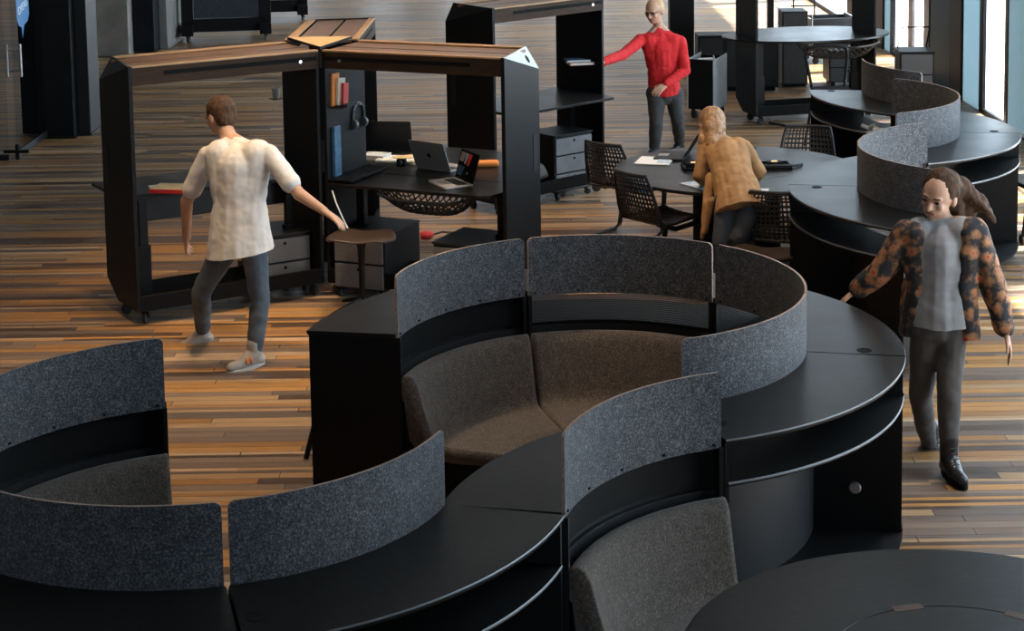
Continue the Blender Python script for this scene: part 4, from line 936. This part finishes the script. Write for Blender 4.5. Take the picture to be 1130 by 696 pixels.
def blob(name, caps, ells, material, parent, org, voxel=0.008, smooth=6, wr=0.0, wf=9.0, cut=None):
    """one continuous skin grown round tapered capsules and ellipsoids"""
    bm = B()
    for p0, r0, p1, r1 in caps: caps_mesh(bm, p0, r0, p1, r1)
    for e in ells: ell_mesh(bm, *e)
    bmesh.ops.translate(bm, verts=bm.verts, vec=-Vector(org))
    bmesh.ops.recalc_face_normals(bm, faces=bm.faces)
    me = bpy.data.meshes.new('tmp'); bm.to_mesh(me); bm.free()
    o = bpy.data.objects.new('tmp', me); COL.objects.link(o)
    r = o.modifiers.new('r', 'REMESH'); r.mode = 'VOXEL'; r.voxel_size = voxel
    s = o.modifiers.new('s', 'SMOOTH'); s.factor = 0.5; s.iterations = smooth
    dg = bpy.context.evaluated_depsgraph_get(); dg.update()
    m2 = bpy.data.meshes.new_from_object(o.evaluated_get(dg)); bpy.data.objects.remove(o); bpy.data.meshes.remove(me)
    m2.name = name
    if cut:
        b2 = bmesh.new(); b2.from_mesh(m2)
        for cp, cn in cut:
            bmesh.ops.bisect_plane(b2, geom=b2.verts[:] + b2.edges[:] + b2.faces[:], plane_co=Vector(cp) - Vector(org), plane_no=cn, clear_outer=True)
            ed = [e for e in b2.edges if e.is_boundary]
            if ed: bmesh.ops.holes_fill(b2, edges=ed, sides=0)
        b2.to_mesh(m2); b2.free()
    if wr:
        m2.update(); co = [v.co + v.normal * wr * (noise.noise(v.co * wf) + 0.5 * noise.noise(v.co * wf * 2.3)) for v in m2.vertices]
        for v, c in zip(m2.vertices, co): v.co = c
    m2.materials.clear(); m2.materials.append(M[material])
    for p in m2.polygons: p.use_smooth = True
    q = bpy.data.objects.new(name, m2); COL.objects.link(q); q.parent = parent; return q
def hand(wr, el, palm_n, curl=0.5, side=1, size=1.0):
    """palm, five fingers; returns capsules. palm_n points out of the palm"""
    d = (wr - el).normalized(); n = (palm_n - d * palm_n.dot(d)).normalized(); s = d.cross(n).normalized() * side
    C_ = []; L = 0.095 * size
    for k in (-0.026, -0.009, 0.009, 0.026): C_.append((wr + s * k * 0.6, 0.017 * size, wr + d * L * 0.85 + s * k * size, 0.0125 * size))
    for k, ln in ((-0.033, 0.062), (-0.011, 0.076), (0.011, 0.082), (0.033, 0.072)):
        b = wr + d * L * 0.9 + s * k * size; d1 = (d + n * curl * 0.5 + s * k * 2).normalized(); d2 = (d + n * curl * 1.3 + s * k * 2).normalized()
        m1 = b + d1 * ln * 0.55 * size; C_.append((b, 0.0098 * size, m1, 0.0088 * size)); C_.append((m1, 0.0088 * size, m1 + d2 * ln * 0.5 * size, 0.007 * size))
    b = wr + d * 0.025 + s * 0.026; d1 = (d * 0.75 + s * 0.8 + n * 0.25).normalized(); m1 = b + d1 * 0.045; C_.append((b, 0.014, m1, 0.0105)); C_.append((m1, 0.0105, m1 + (d + s * 0.25 + n * 0.3).normalized() * 0.035, 0.0082))
    return C_
def HE(h, fr, du, dr, df, rad, q=1.13):
    r, f, u, rot = fr
    return (h + (u * du + r * dr + f * df) * q, tuple(x * q for x in rad), rot)
def frame_from(fwd, up):
    f = Vector(fwd).normalized(); u = (Vector(up) - f * Vector(up).dot(f)).normalized(); r = f.cross(u).normalized()
    return r, f, u, Matrix((r, f, u)).transposed()
def person(label, base, J, head_fwd, palms=None, k=1.0, sk='skin', curl=(0.5, 0.5), female=False):
    t = thing('person', label, 'person', base); org = Vector(base)
    r, f, u, rot = frame_from(head_fwd, J.get('head_up', (0, 0, 1))); h = J['head']
    caps = []; ells = []
    pel = (J['hipL'] + J['hipR']) / 2; sh = (J['shL'] + J['shR']) / 2; nk = J['neck']
    mid = pel.lerp(sh, 0.42); ax = (J['shR'] - J['shL']).normalized()
    hw = 0.095 if female else 0.09
    caps += [(J['hipL'], hw * k, J['hipR'], hw * k), (pel, 0.105 * k, mid, 0.098 * k), (mid, 0.10 * k, pel.lerp(sh, 0.85), 0.108 * k), (mid - ax * 0.045, 0.085 * k, sh.lerp(J['shL'], 0.55) * 0.94 + pel * 0.06, 0.078 * k), (mid + ax * 0.045, 0.085 * k, sh.lerp(J['shR'], 0.55) * 0.94 + pel * 0.06, 0.078 * k),
             (J['shL'], 0.048 * k, J['shR'], 0.048 * k), (sh, 0.06 * k, nk, 0.052 * k), (J['shL'].lerp(sh, 0.3), 0.045, nk, 0.05), (J['shR'].lerp(sh, 0.3), 0.045, nk, 0.05), (nk, 0.052 * k, h - u * 0.05 - f * 0.012, 0.05 * k)]
    for S_ in 'LR':
        caps += [(J['sh' + S_], 0.047 * k, J['el' + S_], 0.039 * k), (J['el' + S_], 0.041 * k, J['wr' + S_], 0.027 * k), (J['hip' + S_], 0.088 * k, J['kn' + S_], 0.056 * k), (J['kn' + S_], 0.056 * k, J['kn' + S_].lerp(J['an' + S_], 0.35), 0.055 * k), (J['kn' + S_].lerp(J['an' + S_], 0.35), 0.055 * k, J['an' + S_], 0.036 * k), (J['an' + S_], 0.034, J['to' + S_], 0.018)]
        caps += hand(J['wr' + S_], J['el' + S_], (palms or {}).get(S_, Vector((0, 0, -1))), curl[0 if S_ == 'L' else 1], 1 if S_ == 'R' else -1, 0.95 if female else 1.05)
    # head: skull, jaw, nose, brow, ears, chin
    q = J.get('hs', 1.12)
    def E_(du, dr, df, rad): ells.append((h + (u * du + r * dr + f * df) * q, tuple(x * q for x in rad), rot))
    E_(0.022, 0, -0.006, (0.074, 0.092, 0.094)); E_(-0.035, 0, 0.022, (0.060, 0.066, 0.076)); E_(-0.086, 0, 0.058, (0.024, 0.020, 0.018)); E_(0.022, 0, 0.076, (0.050, 0.014, 0.014))
    for s in (-1, 1): E_(-0.022, s * 0.034, 0.062, (0.022, 0.018, 0.02)); E_(-0.008, s * 0.076, -0.01, (0.010, 0.020, 0.032))
    def Q_(du, dr, df): return h + (u * du + r * dr + f * df) * q
    caps += [(Q_(0.012, 0, 0.083), 0.0085, Q_(-0.028, 0, 0.102), 0.0125), (Q_(-0.030, 0.010, 0.090), 0.008, Q_(-0.030, -0.010, 0.090), 0.008), (Q_(-0.054, -0.018, 0.078), 0.008, Q_(-0.054, 0.018, 0.078), 0.008)]
    body = blob('body', caps, ells, sk, t, org, voxel=0.0065, smooth=4)
    for s in (-1, 1):
        bm = B(); ell_mesh(bm, Q_(0.004, s * 0.031, 0.080) - org, (0.014, 0.009, 0.008), rot); obj('eye', bm, 'eye', t, smooth='all')
        bm = B(); caps_mesh(bm, Q_(0.026, s * 0.018, 0.090) - org, 0.0045, Q_(0.027, s * 0.046, 0.079) - org, 0.003); obj('eyebrow', bm, J.get('brow', 'hair_dark'), t, smooth='all')
    bm = B(); caps_mesh(bm, Q_(-0.056, -0.020, 0.0850) - org, 0.005, Q_(-0.056, 0.020, 0.0850) - org, 0.005); obj('mouth', bm, 'lip', t, smooth='all')
    return t, (r, f, u, rot), (pel, mid, sh, ax), caps
def trousers(t, J, material, org, k=1.0, name='trousers', waist=0.10, wr=0.006, cuff=0.055):
    pel = (J['hipL'] + J['hipR']) / 2; sh = (J['shL'] + J['shR']) / 2; caps = [(J['hipL'], 0.105 * k, J['hipR'], 0.105 * k), (pel, 0.115 * k, pel.lerp(sh, 0.22), 0.108 * k)]
    for S_ in 'LR':
        kn, an = J['kn' + S_], J['an' + S_]
        caps += [(J['hip' + S_], 0.100 * k, kn, 0.070 * k), (kn, 0.070 * k, kn.lerp(an, 0.4), 0.066 * k), (kn.lerp(an, 0.4), 0.066 * k, kn.lerp(an, 0.90), cuff * k)]
    return blob(name, caps, [], material, t, org, wr=wr, wf=11)
def top(t, J, B_, material, org, k=1.0, cut=None, sleeve=1.0, name='shirt', hem=0.0, wr=0.009, loose=1.0, skip_front=None, flare=0.0):
    pel, mid, sh, ax = B_; lo = pel.lerp(sh, hem); caps = [(lo, (0.125 + flare) * k * loose, mid, 0.122 * k * loose), (lo - ax * 0.05, (0.105 + flare) * k * loose, mid - ax * 0.05, 0.105 * k * loose), (lo + ax * 0.05, (0.105 + flare) * k * loose, mid + ax * 0.05, 0.105 * k * loose),
            (mid, 0.12 * k * loose, pel.lerp(sh, 0.86), 0.122 * k * loose), (mid - ax * 0.045, 0.10 * k * loose, sh.lerp(J['shL'], 0.6), 0.082 * k * loose), (mid + ax * 0.045, 0.10 * k * loose, sh.lerp(J['shR'], 0.6), 0.082 * k * loose), (J['shL'], 0.060 * k, J['shR'], 0.060 * k), (J['shL'].lerp(sh, 0.25), 0.058, J['neck'].lerp(sh, 0.25), 0.056), (J['shR'].lerp(sh, 0.25), 0.058, J['neck'].lerp(sh, 0.25), 0.056), (sh, 0.072, sh.lerp(J['neck'], 0.55), 0.060)]
    for S_ in 'LR':
        s, e, w = J['sh' + S_], J['el' + S_], J['wr' + S_]
        if sleeve <= 0.5: caps.append((s, 0.060 * k, s.lerp(e, sleeve * 2), 0.062 * k))
        else: caps += [(s, 0.060 * k, e, 0.052 * k), (e, 0.052 * k, e.lerp(w, (sleeve - 0.5) * 2), 0.042 * k)]
    return blob(name, caps, [], material, t, org, wr=wr, wf=13, cut=cut, smooth=8)
def shoe(t, an, toe, material, org, name='shoe', high=0.06, sole='sole'):
    d = (toe - an); d.z = 0; d.normalize(); sd = Vector((-d.y, d.x, 0)); z0 = min(an.z, toe.z)
    heel = an - d * 0.035; flo = toe.z - 0.03
    hl = Vector((heel.x, heel.y, heel.z - 0.045)); tp = toe + d * 0.02
    tilt = (tp - hl)
    caps = [(hl, 0.038, hl.lerp(tp, 0.55), 0.042), (hl.lerp(tp, 0.5), 0.042, tp, 0.032), (an + Vector((0, 0, -0.02)), 0.048, an + Vector((0, 0, high)), 0.052), (an, 0.050, hl.lerp(tp, 0.62), 0.042)]
    o = blob(name, caps, [], material, t, org, voxel=0.006, smooth=4)
    bm = B(); n = 18; ring = []
    for i in range(n):
        a = 2 * PI * i / n; l = 0.5 + 0.5 * math.cos(a); p = hl.lerp(tp, l) + (tp - hl).normalized() * 0.036 * math.cos(a) + sd * math.sin(a) * 0.045 * (0.9 + 0.2 * l); ring.append(p)
    lo = [bm.verts.new(p - org + Vector((0, 0, -0.042))) for p in ring]; hi = [bm.verts.new(p - org + Vector((0, 0, -0.018))) for p in ring]
    bm.faces.new(lo); bm.faces.new(hi)
    for i in range(n): bm.faces.new((lo[i], lo[(i + 1) % n], hi[(i + 1) % n], hi[i]))
    obj('sole', bm, sole, o, smooth=True); return o

# --- man in the white shirt, seen from behind, striding left
Yw = 11.40
J = dict(head=at(243, 128, 11.72), neck=at(253, 152, 11.62), shL=at(229, 172, 11.55), shR=at(297, 170, 11.45), elL=at(206, 222, 11.62), wrL=at(206, 262, 11.85), elR=at(330, 214, 11.35), wrR=at(358, 233, 11.30),
         hipL=at(251, 270, 11.52), hipR=at(280, 268, 11.44), knR=at(287, 330, 11.45), anR=at(281, 389, 11.42), toR=at(258, 405, 11.34), knL=at(222, 322, 11.62), anL=at(224, 366, 12.02), toL=at(202, 383, 12.0), head_up=(-0.25, 0.25, 1), brow='hair_brown')
base = (-1.62, 11.42, 0); org = Vector(base)
t, HF, BB, _c = person('person in a white shirt and grey-blue jeans striding left past the workstation', base, J, (-0.75, 0.65, -0.25), {'L': Vector((1, 0, 0)), 'R': Vector((-0.2, 0, -1))}, 1.03)
trousers(t, J, 'jeans', org, 0.93, 'jeans'); top(t, J, BB, 'shirt', org, 1.08, [(BB[0] - (BB[2] - BB[0]) * 0.10, (BB[0] - BB[2]).normalized() + Vector((0.15, 0, 0)))], 0.36, 'shirt', hem=-0.16, loose=1.14, wr=0.005, flare=0.040)
r, f, u, rot = HF; h = J['head']
blob('hair', [], [HE(h, HF, 0.036, 0, -0.020, (0.084, 0.092, 0.088)), HE(h, HF, -0.01, 0, -0.05, (0.074, 0.055, 0.07))], 'hair_brown', t, org, wr=0.004, wf=40)
s_ = shoe(t, J['anR'], J['toR'], 'sneaker', org, 'sneaker'); shoe(t, J['anL'], J['toL'], 'sneaker', org, 'sneaker')
bm = B(); dd = (J['toR'] - J['anR']); dd.z = 0; dd.normalize(); nn = Vector((dd.y, -dd.x, 0)); 
if nn.y > 0: nn = -nn
c = J['anR'].lerp(J['toR'], 0.42) + nn * 0.047 + Vector((0, 0, 0.0)) - org
for a, b in (((-0.022, -0.022), (-0.012, 0.022)), ((-0.012, 0.022), (0.010, -0.022)), ((0.010, -0.022), (0.022, 0.022))):
    caps_mesh(bm, c + dd * a[0] + Vector((0, 0, a[1])), 0.0055, c + dd * b[0] + Vector((0, 0, b[1])), 0.0055, 8)
obj('side_mark', bm, 'orange', s_, smooth='all')

# --- woman in the floral jacket, right
J = dict(head=at(1036, 216, 9.36), neck=at(1040, 244, 9.36), shL=at(1076, 255, 9.30), shR=at(1001, 256, 9.38), elR=at(972, 300, 9.42), wrR=at(944, 321, 9.50), elL=at(1096, 315, 9.30), wrL=at(1110, 368, 9.25),
         hipL=at(1050, 362, 9.36), hipR=at(1023, 362, 9.38), knL=at(1047, 440, 9.30), anL=at(1047, 506, 9.30), toL=at(1060, 528, 9.16), knR=at(1016, 438, 9.46), anR=at(1026, 494, 9.80), toR=at(1034, 517, 9.74), head_up=(0.15, -0.1, 1))
base = (2.22, 9.32, 0); org = Vector(base)
t, HF, BB, _c = person('person in a floral jacket, grey tee and ankle boots, hand on the bench desk', base, J, (-0.62, -0.75, -0.22), {'R': Vector((0, 0, -1)), 'L': Vector((-1, 0.2, 0))}, 0.90, 'skin', (0.45, 0.5), True)
trousers(t, J, 'legging', org, 0.88, 'trousers', cuff=0.05); top(t, J, BB, 'greytee', org, 0.90, [(BB[0] + (BB[2] - BB[0]) * 0.06, (BB[0] - BB[2]).normalized())], 0.08, 'tee_shirt', hem=-0.05, wr=0.003, loose=1.10, flare=0.02)
pel, mid, sh, ax = BB; k = 1.0
caps = []
for S_ in 'LR':
    s, e, w_ = J['sh' + S_], J['el' + S_], J['wr' + S_]; o_ = (s - sh).normalized()
    caps += [(s, 0.072 * k, e, 0.070 * k), (e, 0.070 * k, e.lerp(w_, 0.86), 0.055 * k), (s.lerp(sh, 0.22) + Vector((0, -0.02, 0)), 0.072, mid + o_ * 0.118 + Vector((0, -0.025, 0)), 0.070), (mid + o_ * 0.118 + Vector((0, -0.025, 0)), 0.070, pel + o_ * 0.155 + Vector((0, -0.01, -0.05)), 0.060), (mid + o_ * 0.10 + Vector((0, 0.05, 0)), 0.085, pel + o_ * 0.13 + Vector((0, 0.05, -0.06)), 0.075), (sh + Vector((0, 0.05, 0)), 0.090, mid + Vector((0, 0.07, 0)), 0.105), (mid + Vector((0, 0.07, 0)), 0.105, pel + Vector((0, 0.07, -0.06)), 0.105), (sh + Vector((0, 0.03, 0.01)), 0.075, s, 0.072), (s.lerp(sh, 0.4), 0.068, J['neck'] + o_ * 0.055 + Vector((0, 0.01, -0.02)), 0.048)]
blob('jacket', caps, [], 'flowers', t, org, wr=0.008, wf=11, cut=[(pel - Vector((0, 0, 0.04)), Vector((0, 0, -1)))])
r, f, u, rot = HF; h = J['head']
hc = [(h + u * 0.05, 0.06, at(1062, 208, 9.42), 0.055), (at(1058, 206, 9.42), 0.062, at(1080, 225, 9.44), 0.045), (at(1080, 222, 9.44), 0.045, at(1096, 243, 9.45), 0.018), (at(1062, 212, 9.44), 0.055, at(1072, 240, 9.46), 0.028), (at(1050, 215, 9.42), 0.06, at(1058, 242, 9.42), 0.035), (at(1072, 218, 9.4), 0.035, at(1090, 232, 9.4), 0.012)]
blob('hair', hc, [HE(h, HF, 0.040, 0, -0.026, (0.088, 0.090, 0.088)), HE(h, HF, -0.01, 0, -0.055, (0.078, 0.055, 0.08))], 'hair_dark', t, org, wr=0.006, wf=30)
for S_ in 'LR': 
    b_ = shoe(t, J['an' + S_], J['to' + S_], 'boot', org, 'boot', 0.12, 'matblack')
    a_ = J['an' + S_]; d_ = (J['to' + S_] - a_); d_.z = 0; d_.normalize(); bm = B(); sd = Vector((-d_.y, d_.x, 0))
    for q in range(4):
        z = 0.075 - q * 0.026; pz = a_ + d_ * (0.054 + 0.010 * q) + Vector((0, 0, z)) - org; caps_mesh(bm, pz - sd * 0.016, 0.004, pz + sd * 0.016, 0.004, 8)
    obj('laces', bm, 'rubber', b_, smooth='all')

# --- man in the red sweater
Yr = 18.3
J = dict(head=at(722, 12, 18.30), neck=at(727, 29, 18.35), shL=at(751, 46, 18.35), shR=at(707, 44, 18.30), elL=at(756, 78, 18.28), wrL=at(734, 94, 18.10), elR=at(688, 60, 17.9), wrR=at(664, 69, 17.35),
         hipL=at(743, 103, 18.42), hipR=at(724, 103, 18.38), knR=at(724, 136, 18.30), anR=at(722, 165, 18.40), toR=at(714, 173, 18.24), knL=at(748, 132, 18.40), anL=at(750, 158, 18.75), toL=at(742, 166, 18.68), head_up=(-0.1, -0.1, 1), brow='hair_sand')
base = (1.5, 18.4, 0); org = Vector(base)
t, HF, BB, _c = person('person in a red sweater reaching for books in the portal workstation', base, J, (-0.55, -0.8, -0.25), {'R': Vector((0, 0, 1)), 'L': Vector((0, 0.6, -0.8))}, 1.0, 'skin', (0.6, 0.5))
trousers(t, J, 'trousers', org, 1.02, 'trousers'); top(t, J, BB, 'redwool', org, 1.06, [(BB[0] + (BB[2] - BB[0]) * 0.0, (BB[0] - BB[2]).normalized())], 0.97, 'sweater', hem=-0.12, wr=0.008, flare=0.006)
r, f, u, rot = HF; h = J['head']
blob('hair', [], [HE(h, HF, 0.034, 0, -0.026, (0.079, 0.084, 0.086)), HE(h, HF, -0.005, 0, -0.052, (0.075, 0.046, 0.06))], 'hair_sand', t, org, wr=0.003, wf=40)
bm = B()
for s in (-1, 1):
    ring = [h - org + u * 0.004 + f * 0.096 + r * (s * 0.032 + 0.021 * math.cos(a)) + u * 0.017 * math.sin(a) for a in [2 * PI * q / 14 for q in range(15)]]
    tube(bm, ring, 0.0028, 5); tube(bm, [h - org + u * 0.006 + f * 0.094 + r * s * 0.053, h - org + u * 0.004 + f * 0.0 + r * s * 0.080], 0.0026, 5)
tube(bm, [h - org + u * 0.006 + f * 0.10 - r * 0.011, h - org + u * 0.006 + f * 0.10 + r * 0.011], 0.0026, 5); obj('glasses', bm, 'matblack', t)
for S_ in 'LR': shoe(t, J['an' + S_], J['to' + S_], 'boot', org, 'shoe', 0.03)

# --- woman in the tan jacket bent over the meeting table
J = dict(head=at(785, 139, 13.36), neck=at(790, 153, 13.28), shL=at(779, 163, 13.26), shR=at(822, 163, 13.20), elL=at(772, 194, 13.20), wrL=at(783, 206, 13.42), elR=at(838, 190, 13.22), wrR=at(832, 198, 13.48),
         hipL=at(803, 222, 12.84), hipR=at(829, 220, 12.82), knL=at(796, 268, 12.72), anL=at(797, 318, 12.88), toL=at(789, 325, 13.02), knR=at(816, 262, 12.66), anR=at(820, 310, 13.00), toR=at(814, 316, 13.14), head_up=(0, 0.55, 0.8), brow='hair_blond')
base = (1.56, 12.9, 0); org = Vector(base)
t, HF, BB, _c = person('person in a tan jacket and jeans leaning over the round meeting table', base, J, (-0.25, 0.75, -0.6), {'L': Vector((0, 0, -1)), 'R': Vector((0, 0, -1))}, 0.90, 'skin', (0.4, 0.4), True)
trousers(t, J, 'jeans_dark', org, 0.92, 'jeans', cuff=0.055)
pel, mid, sh, ax = BB; dn = (pel - sh).normalized()
top(t, J, BB, 'tan_jacket', org, 0.98, [(pel + dn * 0.085 + Vector((0, 0, -0.01)), dn + Vector((0, 0, -0.55)))], 0.94, 'jacket_body', hem=-0.26, wr=0.006, loose=1.04, flare=0.034)
p0 = J['shL'].lerp(pel, 0.45) - ax * 0.07
caps = [(p0 + Vector((0, 0.03, -0.06)), 0.045, at(780, 226, 12.98), 0.034), (at(780, 226, 12.98), 0.034, at(775, 262, 12.94), 0.016), (at(785, 222, 12.93), 0.035, at(778, 256, 12.92), 0.018)]
blob('jacket_flap', caps, [], 'tan_jacket', t, org, wr=0.004, wf=13)
caps = [(J['shL'].lerp(sh, 0.5), 0.06, J['neck'], 0.055), (J['shR'].lerp(sh, 0.5), 0.06, J['neck'], 0.055)]; blob('collar', caps, [], 'tan_jacket', t, org, wr=0.004)
r, f, u, rot = HF; h = J['head']
hc = [(h + u * 0.06, 0.06, at(780, 150, 13.30), 0.055), (h - f * 0.04, 0.075, at(786, 160, 13.22), 0.055), (h + r * 0.04, 0.055, at(797, 158, 13.22), 0.04), (h - r * 0.04, 0.05, at(775, 156, 13.26), 0.035)]
blob('hair', hc, [HE(h, HF, 0.036, 0, -0.022, (0.088, 0.094, 0.092)), HE(h, HF, -0.02, 0, -0.05, (0.08, 0.06, 0.09))], 'hair_blond', t, org, wr=0.006, wf=28)
for S_ in 'LR': shoe(t, J['an' + S_], J['to' + S_], 'boot', org, 'shoe', 0.03, 'red')

# ------------------------------------------------------------------ light
def area(name, loc, rot, sx, sy, power, col):
    l = bpy.data.lights.new(name, 'AREA'); l.shape = 'RECTANGLE'; l.size = sx; l.size_y = sy; l.energy = power; l.color = col
    o = bpy.data.objects.new(name, l); COL.objects.link(o); o.location = loc; o.rotation_euler = rot; return o
def spot(name, loc, target, power, col, ang, blend=0.6, rad=0.08):
    l = bpy.data.lights.new(name, 'SPOT'); l.energy = power; l.color = col; l.spot_size = R(ang); l.spot_blend = blend; l.shadow_soft_size = rad
    o = bpy.data.objects.new(name, l); COL.objects.link(o); o.location = loc
    o.rotation_euler = (Vector(target) - Vector(loc)).to_track_quat('-Z', 'Y').to_euler(); return o
DAY = (0.74, 0.88, 1.0); WARM = (1.0, 0.70, 0.42)
# daylight standing outside the facade glass (points in -x)
for y0, y1, pw in ((5.9, 17.4, 1500), (19.7, 26, 1500), (26.9, 42, 2600)):
    area('daylight', (X1 + 0.9, (y0 + y1) / 2, 3.0), (0, R(90), 0), 6.0, y1 - y0, pw, DAY)
area('daylight_back', (-1.0, Y1 + 0.6, 2.8), (R(-90), 0, 0), 13, 5, 320, DAY)
area('front_fill', (0, Y0 - 0.8, 3.2), (R(90), 0, 0), 6, 5, 70, DAY)  # added frontal fill behind the camera, no source seen there
LAMPS = [((-1.5, 10.5), 1150), ((-0.6, 13.2), 800), ((-0.9, 14.2), 420), ((-2.3, 13.0), 420), ((0.7, 8.7), 60), ((1.4, 14.0), 130), ((-3.4, 11.2), 150), ((0.9, 17.5), 230), ((2.7, 9.3), 700),
         ((-1.2, 21), 230), ((1.2, 22.5), 260), ((0.3, 28), 260), ((-0.6, 6.0), 30)]
for (x, y), p in LAMPS:
    spot('ceiling_spot', (x, y - 0.5, 6.2), (x, y, 0), p, WARM if x < 2.5 else (1.0, 0.86, 0.78), 58)
for p0, p1, pw, an in (((1.2, 9.6, 6.2), (3.0, 13.4, 0.9), 420, 34), ((-0.9, 5.6, 6.2), (0.6, 9.5, 0.8), 240, 32), ((0.6, 16.0, 6.2), (2.9, 15.2, 1.0), 240, 36)):
    spot('track_spot', p0, p1, pw, WARM, an)
sun = bpy.data.lights.new('sun', 'SUN'); sun.energy = 42.0; sun.angle = R(1.2); sun.color = (1.0, 0.97, 0.92)
so = bpy.data.objects.new('sun', sun); COL.objects.link(so); so.rotation_euler = Vector((-0.31, -0.10, -1.0)).to_track_quat('-Z', 'Y').to_euler()
w = bpy.data.worlds.new('sky'); SC.world = w; w.use_nodes = True
wt = w.node_tree; bg = wt.nodes['Background']; bg.inputs[0].default_value = (0.72, 0.86, 1.0, 1); bg.inputs[1].default_value = 2.2
SC.view_settings.view_transform = 'Standard'; SC.view_settings.look = 'None'; SC.view_settings.gamma = 1.0; SC.view_settings.exposure = -0.42
SC.view_settings.use_curve_mapping = False
